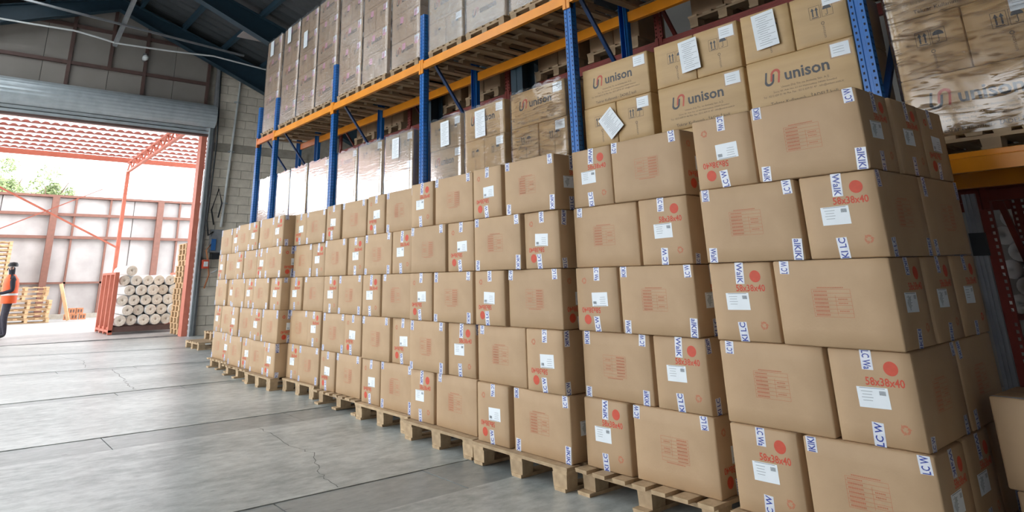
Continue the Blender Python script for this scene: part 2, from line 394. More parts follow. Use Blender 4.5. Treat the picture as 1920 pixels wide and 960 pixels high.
tag(put('ground', MB().box(-45, 45, YF + 0.81, 90, -0.3, -0.01, YARD).box(-45, XL - 0.01, -30, YF + 0.8, -0.3, -0.01, YARD).mesh('ground')), 'pale wet concrete yard beyond the open shutter door', kind='structure')

# walls that close the hall (mostly out of view)
def wallbox(name, *a, m=PLASTER): return tag(put(name, MB().box(*a, m).mesh(name)), kind='structure')
wallbox('wall_back', XL - 0.3, XR + 0.3, YB - 0.3, YB, -0.2, 8.9)
wallbox('wall_right', XR, XR + 0.3, YB, YF + 0.3, -0.2, 7.0)
mb = MB()   # left wall with unseen openings, added and sized to let in side light
mb.box(XL - 0.3, XL, YB, YF + 0.3, 5.4, 7.0, PLASTER)
for y0, y1 in ((YB, -6.6), (-4.8, 1.1), (2.8, 3.4), (9.0, 9.6), (17.4, YF + 0.3)): mb.box(XL - 0.3, XL, y0, y1, -0.2, 5.4, PLASTER)
tag(put('wall_left', mb.mesh('wall_left')), kind='structure')
# far wall: left pier, block wall, gable
DX0, DX1, DZ = -7.2, 1.80, 5.45
wf = MB().box(XL, DX0, YF, YF + 0.3, -0.2, 6.4, PLASTER)
wf.box(1.98, XR, YF + 0.035, YF + 0.3, -0.2, 7.0, MORTAR)
wfar = tag(put('wall_far', wf.mesh('wall_far')), kind='structure')
put('gable_backing', MB().hexa([(1.62, YF + 0.11, 6.2), (XR, YF + 0.11, 6.2), (XR, YF + 0.3, 6.2), (1.62, YF + 0.3, 6.2),
    (1.62, YF + 0.11, ridge_z(1.62) + 0.2), (XR, YF + 0.11, ridge_z(XR) + 0.2), (XR, YF + 0.3, ridge_z(XR) + 0.2), (1.62, YF + 0.3, ridge_z(1.62) + 0.2)], MORTAR).mesh('gable_backing'), wfar)
bm_full = MB().box(0, 0.588, -0.03, 0.0, 0, 0.238, BLOCK).mesh('concrete_block')
bm_half = MB().box(0, 0.288, -0.03, 0.0, 0, 0.238, BLOCK).mesh('concrete_block')
zz = 0.0; row = 0
while zz < 7.65:
    if 5.0 <= zz < 5.25:
        put('concrete_band', MB().box(1.98, 4.9, -0.034, 0, 0, 0.24, MORTAR).mesh('concrete_band'), wfar, (0, YF + 0.035, zz))
    else:
        x = 1.98
        if row % 2: put('concrete_block', bm_half, wfar, (x, YF + 0.035, zz)); x += 0.30
        while x < 4.6:
            put('concrete_block', bm_full, wfar, (x, YF + 0.035 - random.random() * 0.006, zz)); x += 0.60
    zz += 0.25; row += 1
# gable above the door: sheet panels in a brown steel grid
gx = [-8.6, -7.2, -5.4, -3.6, -2.4, -1.83, -0.90, -0.03, 0.75, 1.68]
MUL = {-8.6: 6.1, -7.2: 6.1, -5.4: 6.1, -3.6: 6.1, -1.83: 6.1, -0.90: 6.95, -0.03: 6.1, 1.68: 6.1}
gz = [6.1, 6.95, 7.98, 9.0]
gbk = MB()
for xa, xb in ((XL, -0.9), (-0.9, 1.64)):
    gbk.hexa([(xa, YF + 0.10, 5.6), (xb, YF + 0.10, 5.6), (xb, YF + 0.16, 5.6), (xa, YF + 0.16, 5.6), (xa, YF + 0.10, ridge_z(xa) + 0.2), (xb, YF + 0.10, ridge_z(xb) + 0.2), (xb, YF + 0.16, ridge_z(xb) + 0.2), (xa, YF + 0.16, ridge_z(xa) + 0.2)], ROOFD)
gab = tag(put('wall_gable', gbk.mesh('wall_gable')), 'dark gable wall of grey sheet panels above the shutter', kind='structure')
for i in range(len(gx) - 1):
    for j in range(3):
        x0, x1, z0, z1 = gx[i] + 0.006, gx[i + 1] - 0.006, gz[j] + 0.006, gz[j + 1] - 0.006
        t0 = min(z1, ridge_z(x0)); t1 = min(z1, ridge_z(x1))
        if t0 <= z0 and t1 <= z0: continue
        t0 = max(t0, z0 + 0.01); t1 = max(t1, z0 + 0.01)
        mbp = MB().hexa([(x0, YF + 0.05, z0), (x1, YF + 0.05, z0), (x1, YF + 0.09, z0), (x0, YF + 0.09, z0),
                         (x0, YF + 0.05, t0), (x1, YF + 0.05, t1), (x1, YF + 0.09, t1), (x0, YF + 0.09, t0)], GABP)
        put('sheet_panel', mbp.mesh('sheet_panel'), gab)
for x in MUL: put('mullion', MB().box(x - 0.04, x + 0.04, YF - 0.03, YF + 0.05, MUL[x], ridge_z(x), BROWNST).mesh('mullion'), gab)
for z in gz[1:3]: put('girt', MB().box(-8.4, 1.7, YF - 0.02, YF + 0.048, z - 0.045, z + 0.045, BROWNST).mesh('girt'), gab)
# roof
LIGHTS = [(2.4, 4.2), (6.0, 8.6), (10.0, 12.9), (14.8, 16.6)]     # rooflight strips in the left slope (y ranges)
LX0, LX1 = -9.2, -2.4
mb = MB(); lightmb = []
def corr(xa, xb, ya, yb, m, target):
    n = max(2, int((yb - ya) / 0.19)); pts = []
    for k in range(n + 1):
        y = ya + (yb - ya) * k / n; dz = 0.035 * (k % 2)
        pts.append(((xa, y, ridge_z(xa) + 0.16 + dz), (xb, y, ridge_z(xb) + 0.16 + dz)))
    for a, b in zip(pts, pts[1:]): target.poly([a[0], b[0], b[1], a[1]], m)
Y0r, Y1r = YB - 0.3, YF + 0.5
corr(-0.9, XR + 0.4, Y0r, Y1r, ROOFD, mb); corr(-0.9, LX1, Y0r, Y1r, ROOFD, mb); corr(LX0, XL - 0.6, Y0r, Y1r, ROOFD, mb)
edges = [Y0r] + [v for ab in LIGHTS for v in ab] + [Y1r]
for k in range(0, len(edges), 2): corr(LX1, LX0, edges[k], edges[k + 1], ROOFD, mb)
for ab in LIGHTS:
    q = MB(); corr(LX1, LX0, ab[0], ab[1], CLEARSH, q); lightmb.append(q)
ceil = tag(put('ceiling', mb.mesh('ceiling')), 'dark corrugated roof sheets over the hall', kind='structure')
for q in lightmb: put('rooflight_sheet', q.mesh('rooflight_sheet'), ceil)
for side in (-1, 1):
    k = 0
    while True:
        x = -0.9 + side * (0.5 + 1.15 * k); k += 1
        if x < XL or x > XR: break
        put('purlin', MB().box(x - 0.05, x + 0.05, YB, YF + 0.2, ridge_z(x) - 0.02, ridge_z(x) + 0.13, ROOFB).mesh('purlin'), ceil)
for y in (17.6, 14.5, 8.5, 2.5, -3.5):
    for side in (-1, 1):
        xe = XL if side < 0 else XR
        z0, z1 = ridge_z(-0.9), ridge_z(xe)
        d0, d1 = 0.34, 0.95
        p = MB()
        def seg(y0, y1, ta, tb, ba, bb): p.hexa([(-0.9, y0, z0 - ba), (xe, y0, z1 - bb), (xe, y1, z1 - bb), (-0.9, y1, z0 - ba), (-0.9, y0, z0 - ta), (xe, y0, z1 - tb), (xe, y1, z1 - tb), (-0.9, y1, z0 - ta)], ROOFB)
        seg(y - 0.012, y + 0.012, 0.02, 0.02, d0, d1)
        seg(y - 0.12, y + 0.12, 0.0, 0.0, 0.025, 0.025)
        seg(y - 0.12, y + 0.12, d0 - 0.02, d1 - 0.02, d0, d1)
        put('rafter', p.mesh('rafter'), ceil)
put('skylight_panel', MB().box(1.75, 2.45, 15.2, 15.9, 0, 0.02, SHEET).mesh('skylight_panel'), ceil, (0, 0, ridge_z(2.1) - 0.06)).rotation_euler = (0, 0, 0)
# gable strut, lamp and cable
put('wind_brace', MB().bar((-0.92, 17.5, 7.45), (-0.72, 16.2, 8.75), 0.10, 0.10, GREYST).mesh('wind_brace'), ceil)
put('wind_brace', MB().bar((-3.4, 16.8, 8.0), (2.4, 17.2, 7.75), 0.05, 0.05, GREYST).mesh('wind_brace'), ceil)

# shutter door
door = tag(empty('door_1', (0, 0, 0)), 'rolled up grey steel shutter door open to the yard', kind='structure')
zt = 6.28
roll = MB(); pts = []
for k in range(25):
    a = math.pi * (0.62 - 1.12 * k / 24)   # curved drum cover, ribbed
    rr = 0.33 + (0.010 if k % 2 else 0.0)
    pts.append((YF - 0.10 - rr * math.cos(a) * 1.0, 5.93 + rr * math.sin(a)))
pts = [(YF - 0.12 - (0.34 + (0.012 if k % 2 else 0)) * math.sin(R(8 + 150 * k / 20)), 5.94 + 0.36 * math.cos(R(8 + 150 * k / 20))) for k in range(21)]
for (ya, za), (yb, zb) in zip(pts, pts[1:]): roll.poly([(DX0 - 0.1, ya, za), (DX1 + 0.12, ya, za), (DX1 + 0.12, yb, zb), (DX0 - 0.1, yb, zb)], GALV)
for x in (DX0 - 0.1, DX1 + 0.12): roll.poly([(x, y, z) for y, z in pts] + [(x, YF - 0.05, 5.6), (x, YF - 0.05, 6.3)], GALV)
put('shutter_drum_cover', roll.mesh('shutter_drum_cover'), door)
for k in range(3):
    z0 = 5.43 + 0.105 * k
    sl = MB().hexa([(DX0, YF - 0.16, z0), (DX1, YF - 0.16, z0), (DX1, YF - 0.12, z0), (DX0, YF - 0.12, z0), (DX0, YF - 0.19, z0 + 0.07), (DX1, YF - 0.19, z0 + 0.07), (DX1, YF - 0.12, z0 + 0.098), (DX0, YF - 0.12, z0 + 0.098)], GALV)
    put('shutter_slat', sl.mesh('shutter_slat'), door)
put('bottom_bar', MB().box(DX0, DX1, YF - 0.17, YF - 0.08, 5.37, 5.428, BROWNST).mesh('bottom_bar'), door)
for x in (DX0 - 0.06, DX1 + 0.06): put('guide_rail', MB().box(x - 0.06, x + 0.06, YF - 0.20, YF - 0.12, 0, 5.7, GALV).box(x - 0.06, x - 0.03, YF - 0.26, YF - 0.20, 0, 5.6, GALV).mesh('guide_rail'), door)
put('door_jamb', MB().box(DX1 - 0.14, DX1, YF - 0.08, YF + 0.25, 0, 5.43, REDST).mesh('door_jamb'), door)
put('door_jamb', MB().box(DX0, DX0 + 0.14, YF - 0.08, YF + 0.25, 0, 5.43, REDST).mesh('door_jamb'), door)
put('door_lintel', MB().box(DX0, DX1, YF + 0.0, YF + 0.10, 5.40, 6.2, BROWNST).mesh('door_lintel'), door)
put('jamb_pier', MB().box(DX1 + 0.13, 2.0, YF - 0.1, YF + 0.3, 0, 7.6, GREYST).mesh('jamb_pier'), door)

# ------------------------------------------------------------------ pallets
_pm = {}
def pal_mesh(kind, sx, sy, sz, m):
    key = (kind, round(sx, 3), round(sy, 3), round(sz, 3), m.name)
    if key not in _pm:
        c = 0.004
        me = MB().hexa([(-sx/2 + c, -sy/2 + c, 0), (sx/2 - c, -sy/2 + c, 0), (sx/2 - c, sy/2 - c, 0), (-sx/2 + c, sy/2 - c, 0),
                        (-sx/2, -sy/2, sz), (sx/2, -sy/2, sz), (sx/2, sy/2, sz), (-sx/2, sy/2, sz)], m).mesh(kind)
        _pm[key] = me
    return _pm[key]
def pallet(label, loc, DX, DY, m=WOOD, along='x', n_top=7, group=None, rz=0.0, H=0.145, name='pallet', jit=0.008, inset=0.0, cat='pallet'):
    """Wooden block pallet; DX, DY footprint; top boards run along x or y."""
    root = empty(name, loc, (0, 0, rz)); tag(root, label, cat, group)
    bt = 0.022; zb = bt; blockh = H - 3 * bt
    lx, ly = (DX, DY) if along == 'x' else (DY, DX)         # board length, spread
    def P(x, y): return (x, y) if along == 'x' else (y, x)
    def S(a, b): return (a, b) if along == 'x' else (b, a)
    def add(nm, a, b, h, x, y, z):
        sx, sy = S(a, b); px, py = P(x, y)
        o = put(nm, pal_mesh(nm, sx, sy, h, m), root, (px, py, z)); o.rotation_euler = (0, 0, random.uniform(-jit, jit) * 0.4); return o
    bw = min(0.13, (ly / n_top) * 0.70)
    for k in range(n_top):
        y = -ly/2 + bw/2 + (ly - bw) * k / (n_top - 1)
        add('top_board', lx + random.uniform(-jit, jit), bw, bt, random.uniform(-jit, jit), y, H - bt)
    for x in (-1, 0, 1):
        xx = x * (lx/2 - 0.07 - inset)
        add('stringer_board', 0.13, ly - 0.01, bt, xx, 0, H - 2 * bt)
    for x in (-1, 0, 1):
        for y in (-1, 0, 1):
            add('block', 0.13, 0.105, blockh, x * (lx/2 - 0.075 - inset), y * (ly/2 - 0.062), zb)
    for y in (-1, 0, 1):
        if along == 'x': add('bottom_board', lx - 0.01, 0.105, bt, 0, y * (ly/2 - 0.062), 0)
        else: add('bottom_board', 0.105, ly - 0.01, bt, y * (lx/2 - 0.075), 0, 0)
    return root

# ------------------------------------------------------------------ brown cartons stacked on the floor pallets
HB = 0.409; ROWH = 0.412; Z0 = 0.150
WS, WLG = 0.369, 0.563
BUL = 0.005
# type key: 'S' small face to the front, 'L' long face to the front
DIM = {'S': (WS, WLG), 'L': (WLG, WS)}      # (width along y, depth along x)
BODY = {k: [carton_mesh('carton', DIM[k][0], DIM[k][1], HB, BUL, CARD, 11 * i + ord(k), 0.012) for i in range(4)] for k in 'SL'}
SMUDGE = mat('label_smudge_ink', (0.42, 0.47, 0.49), (0.55, 0.60, 0.63), rough=0.6, scale=40)

def tape_decal(s, top, length, variant, rot, h=HB, w=0.050, txt=True, mat_w=None):
    d = Decal(); t = (h - length / 2) if top else length / 2
    d.rect(s, t, w, length, mat_w or TAPEW, rot=rot, nx=1, ny=4)
    if txt:
        key = 'frag%d' % (variant % len(FRAGS)); tw, th = _txt[key][2], _txt[key][3]
        lw = min(length * 0.96, 0.038 / th * tw)
        d.text(key, s, t, lw, 0.034, TAPEB, rot=rot + (math.pi/2 if variant % 2 else -math.pi/2), lift=0.0006)
    return d.clip_t(0.0, h)
def small_face(variant, flip, smudge):
    """name -> decal of the 38 cm face"""
    o = {}
    r = random.Random(variant * 7 + flip)
    d = Decal(); d.ring(0.09, 0.335, 0, 0.031, RED, n=24); o['red_dot'] = d
    o['size_print'] = Decal().text('size', 0.055, 0.275, 0.165, 0.036, RED)
    lb = Decal(); cx, cy, ro = -0.01 + r.uniform(-.02, .01), 0.205, r.uniform(-.04, .04)
    lb.rect(cx, cy, 0.135, 0.088, PAPER, rot=ro, nx=3, ny=2)
    for k in range(4): lb.rect(cx - 0.025, cy + 0.025 - 0.013 * k, 0.05 - 0.008 * (k % 2), 0.0022, INKG, rot=ro, lift=0.0008)
    for k in range(8): lb.rect(cx + 0.030 + k * 0.0035, cy + 0.022, 0.0016 + 0.001 * (k % 2), 0.018, INKG, rot=ro, lift=0.0008)
    lb.rect(cx, cy + 0.040, 0.11, 0.003, INKG, rot=ro, lift=0.0008)
    if smudge: lb.poly([(cx - 0.03 + 0.012 * math.sin(k * 2.1) + 0.014 * math.cos(k * math.pi / 5), cy + 0.036 * math.sin(k * math.pi / 5)) for k in range(10)], SMUDGE, 0.0012)
    o['shipping_label'] = lb
    rc = Decal()
    for k in range(3):
        rc.ring(0.105, 0.085, 0.011, 0.020, RED if variant % 2 else REDF, 90 + 120 * k - 42, 90 + 120 * k + 30, 5)
        a = R(90 + 120 * k + 32); rc.poly([(0.105 + 0.026 * math.cos(a), 0.085 + 0.026 * math.sin(a)), (0.105 + 0.006 * math.cos(a), 0.085 + 0.006 * math.sin(a)), (0.105 + 0.018 * math.cos(a + .75), 0.085 + 0.018 * math.sin(a + .75))], RED if variant % 2 else REDF)
    o['recycling_mark'] = rc
    if flip:
        for q in o.values(): q.flip(HB)
    o['tape'] = tape_decal(r.uniform(-.03, .02), True, r.uniform(.075, .115), variant, r.uniform(-.06, .06))
    o['tape.001'] = tape_decal(r.uniform(-.03, .02), False, r.uniform(.07, .11), variant + 3, r.uniform(-.14, .14))
    return o
def long_face(variant, flip):
    o = {}; r = random.Random(variant * 13 + 5 + flip)
    d = Decal(); w, h = 0.185, 0.128; cx, cy = r.uniform(-.02, .02), 0.205
    t = 0.0016
    for k in range(8):
        y = cy - h/2 + h * k / 7
        d.rect(cx, y, w, t, REDF, lift=0.0002)
    d.rect(cx - w/2, cy, t, h, REDF); d.rect(cx + w/2, cy, t, h, REDF); d.rect(cx + 0.02, cy - 0.01, t, h * 0.72, REDF)
    for k in range(7):
        y = cy - h/2 + h * (k + .5) / 7
        for q in range(9): d.rect(cx - w/2 + 0.012 + q * 0.0075, y, 0.0055, 0.0085 if k < 6 else 0.006, REDF, lift=0.0004)
        if k in (1, 3, 4):
            for q in range(6): d.rect(cx + 0.034 + q * 0.0075, y, 0.005, 0.006, REDF, lift=0.0004)
    for q in range(16): d.rect(cx - 0.06 + q * 0.008, cy + h/2 + 0.008, 0.006, 0.005, REDF, lift=0.0004)
    if flip: d.flip(HB)
    o['table_print'] = d
    k = 0
    for s in (-0.235, 0.235):
        for top in (True, False):
            if r.random() < 0.12: k += 1; continue
            o['tape' + ('' if not k else '.%03d' % k)] = tape_decal(s + r.uniform(-.02, .02), top, r.uniform(.055, .11), variant + k, r.uniform(-.10, .10)); k += 1
    return o
NV = 4
FACE = {}
for k in 'SL':
    w, d = DIM[k]
    for v in range(NV):
        for fl_ in (0, 1):
            front = small_face(v, fl_, v % 2) if k == 'S' else long_face(v, fl_)
            side = long_face(v + 2, fl_) if k == 'S' else small_face(v + 1, fl_, v % 2)
            FACE[(k, 'front', v, fl_)] = [(n_.split('.')[0], q.mesh(n_.split('.')[0], fmap_front(w, d, HB, BUL))) for n_, q in front.items()]
            FACE[(k, 'side', v, fl_)] = [(n_.split('.')[0], q.mesh(n_.split('.')[0], fmap_side(w, d, HB, BUL))) for n_, q in side.items()]
_n = [0]
def carton(kind, mtx, label, group, flip=None, faces=('front',), v=None):
    _n[0] += 1
    v = random.randrange(NV) if v is None else v
    flip = random.randrange(2) if flip is None else flip
    o = put('carton', BODY[kind][random.randrange(4)]); o.matrix_world = mtx
    tag(o, label, 'carton', group)
    for f in faces:
        for nm, me in FACE[(kind, f, v, flip)]: put(nm, me, o)
    return o

# stacks: (front x, near y, far y, first layer order read left to right, pallet type, side seen)
STACKS = [
    (0.000, 0.000, 0.956, 'SL', 'x'), (0.030, 1.085, 2.045, 'SL', 'x'), (-0.062, 2.115, 3.075, 'SL', 'y'), (-0.03, 3.145, 4.10, 'SL', 'y'),
    (0.062, 4.215, 5.172, 'SL', 'y'), (0.113, 5.285, 6.242, 'SL', 'x'), (0.206, 6.475, 7.432, 'SL', 'y'),
    (0.062, 7.455, 8.412, 'LS', 'y'), (0.110, 8.53, 9.487, 'LS', 'x'), (0.225, 9.70, 10.657, 'LS', 'x')]
FLIPS = {  # (stack, layer, kind): upright 0 / upside down 1, read from the photograph
    (0, 0, 'S'): 0, (0, 1, 'S'): 0, (0, 2, 'S'): 0, (0, 3, 'S'): 0, (0, 4, 'S'): 1,
    (1, 0, 'S'): 0, (1, 1, 'S'): 0, (1, 2, 'S'): 1, (1, 3, 'S'): 0, (1, 4, 'S'): 0,
    (2, 0, 'S'): 1, (2, 1, 'S'): 1, (2, 2, 'S'): 1, (2, 3, 'S'): 1, (2, 4, 'S'): 1,
    (3, 0, 'S'): 0, (3, 1, 'S'): 0, (3, 2, 'S'): 1, (3, 3, 'S'): 1, (3, 4, 'S'): 0,
    (4, 0, 'S'): 1, (4, 1, 'S'): 1, (4, 2, 'S'): 0, (4, 3, 'S'): 0, (4, 4, 'S'): 1}
LAYER = ['bottom', 'second', 'third', 'fourth', 'top']
STN = ['nearest stack', 'second nearest stack', 'third nearest stack', 'fourth nearest stack', 'fifth nearest stack',
       'sixth nearest stack', 'seventh nearest stack', 'third farthest stack', 'second farthest stack', 'farthest stack']
GRP = 'brown cartons stacked on the floor pallets'
for si, (fx, y0, y1, order, pal) in enumerate(STACKS):
    pd = 1.20; py = 0.95 if si in (6, 7) else 1.0
    tilt = Matrix.Identity(4)
    if si == 0:   # the near stack leans forward a little
        tilt = Matrix.Translation((0, 0, Z0)) @ Matrix.Rotation(R(-1.0), 4, 'Y') @ Matrix.Translation((0, 0, -Z0 + 0.002))
    pallet('wooden floor pallet under the ' + STN[si] + ' of brown cartons', (fx - (0.10 if si == 1 else 0.055) + pd/2, (y0 + y1)/2, 0), pd, py, WOOD, pal, 7, 'floor pallets under the brown cartons', H=0.148, inset=0.05 if pal == 'x' else 0.0)
    for r in range(5):
        od = order if r % 2 == 0 else order[::-1]
        z = Z0 + ROWH * r; rowy = random.uniform(-.008, .008)
        y = y1     # left end in the picture
        for ci, k in enumerate(od):
            w, d = DIM[k]
            gap = (y1 - y0 - WS - WLG)
            yc = (y1 - w/2) if ci == 0 else (y0 + w/2)
            dx = random.uniform(-.016, .014); rz = random.uniform(-.013, .013)
            if si == 0 and r == 4: dx -= 0.012
            m = tilt @ Matrix.Translation((fx + d/2 + dx, yc + random.uniform(-.007, .007) + rowy, z)) @ Matrix.Rotation(rz, 4, 'Z')
            what = 'carton with white label and red dot facing out' if k == 'S' else 'carton with long red-printed side facing out'
            side = ci == 1
            carton(k, m, '%s, %s layer, %s' % (what, LAYER[r], STN[si]), GRP, FLIPS.get((si, r, k)), ('front', 'side') if side and si in (0, 1, 2, 3, 7) else ('front',), v=(si * 2 + r * 3 + ci) % NV)
        if si == 0:   # the near end of the first stack shows its depth: more cartons behind the front one
            k = od[1]; w, d = DIM[k]; cnt = 3 if k == 'L' else 2
            for q in range(1, cnt):
                m = tilt @ Matrix.Translation((fx + d/2 + q * (d + 0.018), y0 + w/2 + random.uniform(-.006, .006), z)) @ Matrix.Rotation(random.uniform(-.012, .012), 4, 'Z')
                pos = 'middle' if (cnt == 3 and q == 1) else 'rear'
                carton(k, m, '%s carton on the near end side of the nearest stack, %s layer' % (pos, LAYER[r]), GRP, None, ('side',), v=(q + r) % NV)
                if cnt == 3 and q == 2 and False: pass

# two loose cartons lying by the near end (bottom right of the picture)
WX, DXb, HX = 0.58, 0.40, 0.38
flat_body = carton_mesh('carton', WX, DXb, HX, 0.004, CARD, 77, 0.010)
for q, (x, y, z, rz, lb) in enumerate(((0.45, -0.15, 0.0, 0.01, 'lower loose carton on the floor beside the nearest stack'), (0.43, -0.13, 0.384, -0.01, 'upper loose carton with flat top showing beside the nearest stack'))):
    o = put('carton', flat_body, None, (x + DXb/2, y - WX/2, z), (0, 0, rz)); tag(o, lb, 'carton', 'loose cartons')
    fm = fmap_front(WX, DXb, HX, 0.004)
    d = Decal().rect(-0.19, HX - 0.055, 0.042, 0.11, TAPEW, ny=3).text('frag1', -0.19, HX - 0.055, 0.095, 0.028, TAPEB, rot=-math.pi/2, lift=0.0006)
    if q == 0: put('tape', d.mesh('tape', fm), o)
    lb_ = Decal().rect(0.0, 0.19, 0.13, 0.09, PAPER, nx=3, ny=2)
    for kk in range(4): lb_.rect(-0.02, 0.21 - 0.013 * kk, 0.06, 0.0025, INKG, lift=0.0008)
    put('shipping_label', lb_.mesh('shipping_label', fm), o)
    tp = fmap_top(WX, DXb, HX, 0.004)
    put('tape', Decal().rect(-DXb/2 + 0.016, 0, 0.03, WX * 0.98, TAPEW, nx=1, ny=6).mesh('tape', tp), o)
    put('flap_seam', Decal().rect(0, 0, 0.004, WX * 0.98, INKF, nx=1, ny=6, lift=0.0003).mesh('flap_seam', tp), o)

# ------------------------------------------------------------------ pallet racks
PX0, PX1 = 1.35, 2.35
POSTY = [-2.40, 0.42, 3.215, 6.055, 8.85, 11.52, 12.49]
B1T, B2T = 2.02, 4.285
BH = 0.125
def post_mesh(h, m):
    """perforated upright, omega section, open side to the rear; origin at the base, front at x = 0"""
    pr = [(0.0, -0.050), (0.0, -0.014), (0.010, -0.008), (0.010, 0.008), (0.0, 0.014), (0.0, 0.050), (0.060, 0.050), (0.075, 0.036), (0.095, 0.036), (0.095, 0.030), (0.068, 0.030), (0.056, 0.044),
          (0.006, 0.044), (0.006, -0.044), (0.056, -0.044), (0.068, -0.030), (0.095, -0.030), (0.095, -0.036), (0.075, -0.036), (0.060, -0.050)]
    mb = MB(); n = len(pr)
    vs = [(x, y, 0) for x, y in pr] + [(x, y, h) for x, y in pr]
    fs = [(i, (i + 1) % n, n + (i + 1) % n, n + i) for i in range(n)] + [tuple(range(n, 2 * n))]
    mb.mesh_add(vs, fs, m)
    z = 0.05
    while z < h - 0.04:
        for y in (-0.032, 0.032):
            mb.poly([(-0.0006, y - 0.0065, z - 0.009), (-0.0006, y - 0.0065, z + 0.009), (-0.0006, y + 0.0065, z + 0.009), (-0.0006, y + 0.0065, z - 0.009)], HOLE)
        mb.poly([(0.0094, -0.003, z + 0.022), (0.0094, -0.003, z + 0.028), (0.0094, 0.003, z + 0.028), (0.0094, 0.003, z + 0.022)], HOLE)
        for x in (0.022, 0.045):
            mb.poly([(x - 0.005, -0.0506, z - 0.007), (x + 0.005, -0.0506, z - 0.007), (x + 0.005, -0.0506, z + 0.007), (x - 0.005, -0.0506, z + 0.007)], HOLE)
        z += 0.05
    return mb.mesh('upright_post')
def ladder_post(h, m):
    """upright with real punched slots: strips and rungs leave the openings free"""
    mb = MB()
    for a, b in ((-0.05, -0.040), (-0.022, 0.022), (0.040, 0.05)): mb.box(0, 0.004, a, b, 0, h, m)
    z = 0.0
    while z < h - 0.06:
        for a, b in ((-0.040, -0.022), (0.022, 0.040)): mb.box(0, 0.004, a, b, z, z + 0.026, m)
        z += 0.05
    for a, b in ((-0.05, -0.046), (0.046, 0.05)): mb.box(0.004, 0.03, a, b, 0, h, m)
    return mb.mesh('upright_post')
def beam_mesh(L, m):
    """box beam with a step along its upper front edge; along y from 0 to L, front at x=0, top at z=0"""
    pr = [(0.012, 0.0), (0.0, -0.004), (0.0, -0.035), (-0.012, -0.042), (-0.012, -BH), (0.04, -BH), (0.04, 0.0)]
    n = len(pr); vs = [(x, 0, z) for x, z in pr] + [(x, L, z) for x, z in pr]
    fs = [(i, n + i, n + (i + 1) % n, (i + 1) % n) for i in range(n)] + [tuple(range(n)), tuple(reversed(range(n, 2 * n)))]
    return MB().mesh_add(vs, fs, m).mesh('beam')
def rack(label, x0, x1, posts, levels, hs, pm, bm_, brace, skip_levels=None, base_m=GREYST, brace_seg=1.05, rear_m=None):
    root = tag(empty('pallet_rack', (0, 0, 0)), label, 'pallet rack')
    meshes = {}
    def PM(h, m):
        if (h, m.name) not in meshes: meshes[(h, m.name)] = (ladder_post if m is MAROON else post_mesh)(h, m)
        return meshes[(h, m.name)]
    for y, h in zip(posts, hs):
        put('upright_post', PM(h, pm), root, (x0, y, 0))
        o = put('upright_post', PM(h, rear_m or pm), root, (x1, y, 0), (0, 0, math.pi)); 
        for x in (x0 + 0.04, x1 - 0.04): put('foot_plate', MB().box(x - 0.08, x + 0.08, y - 0.07, y + 0.07, 0, 0.008, base_m).mesh('foot_plate'), root)
        z = 0.25; s = 0
        while z + brace_seg < h:
            a, b = (x0 + 0.09, x1 - 0.09) if s % 2 == 0 else (x1 - 0.09, x0 + 0.09)
            put('frame_brace', MB().bar((a, y, z), (b, y, z + brace_seg), 0.03, 0.045, brace, up=(0, 1, 0)).mesh('frame_brace'), root); z += brace_seg; s += 1
        for zz_ in (0.2, h - 0.15): put('frame_brace', MB().bar((x0 + 0.09, y, zz_), (x1 - 0.09, y, zz_), 0.03, 0.045, brace).mesh('frame_brace'), root)
    for li, zt_ in enumerate(levels):
        for bi, (ya, yb) in enumerate(zip(posts, posts[1:])):
            L = yb - ya - 0.10
            m = bm_ if L > 1.5 or bm_ is not ORANGE else ORANGR
            for x, rz in ((x0 - 0.002, 0), (x1 + 0.002, math.pi)):
                bmsh = beam_mesh(L, m)
                o = put('beam', bmsh, root, (x, ya + 0.05 if rz == 0 else yb - 0.05, zt_), (0, 0, rz))
                for yy in (0.0, L):     # end connectors hook on the posts
                    put('beam_connector', MB().box(-0.016, 0.05, yy - (0.045 if yy == 0 else -0.0), yy + (0.0 if yy == 0 else 0.045), -BH - 0.06, 0.02, m).mesh('beam_connector'), o) if rz == 0 else None
    return root
rack('blue and orange pallet rack behind the carton stacks', PX0, PX1, POSTY, (B1T, B2T), [5.0, 5.0, 5.0, 5.0, 5.0, 5.0, 5.0], BLUE, ORANGE, NAVY)
RX0, RX1 = 2.72, 3.72
RPY = [-2.5, 0.30, 3.05, 5.80, 8.55, 11.3]
rack('dark red pallet rack standing behind the blue rack', RX0, RX1, RPY, (1.95, 3.99), [5.2] * 6, MAROON, MAROON, MAROON)
# grey stanchion between the racks, dark steel columns of the building
def column(name, label, x, y, w, d, h, m):
    t = 0.012
    mb = MB().box(x - d/2, x + d/2, y - t/2, y + t/2, 0, h, m).box(x - d/2, x - d/2 + t, y - w/2, y + w/2, 0, h, m).box(x + d/2 - t, x + d/2, y - w/2, y + w/2, 0, h, m)
    o = tag(put(name, mb.mesh(name)), label, 'column'); return o
g = tag(empty('grey_stanchion', (2.372, 0.290, 0)), 'grey steel stanchion with dark clamp between the two racks', 'stanchion')
put('post_body', MB().box(0, 0.035, -0.040, -0.018, 0.012, 1.86, GREYST).box(0, 0.035, -0.008, 0.008, 0.012, 1.86, GREYST).box(0, 0.035, 0.018, 0.040, 0.012, 1.86, GREYST).box(0.012, 0.04, -0.038, 0.038, 0.012, 1.86, GREYST).mesh('post_body'), g)
put('clamp_band', MB().box(-0.008, 0.044, -0.046, 0.046, 1.42, 1.58, BLACKP).mesh('clamp_band'), g)
put('foot_plate', MB().box(-0.01, 0.09, -0.07, 0.07, 0, 0.012, GREYST).mesh('foot_plate'), g)
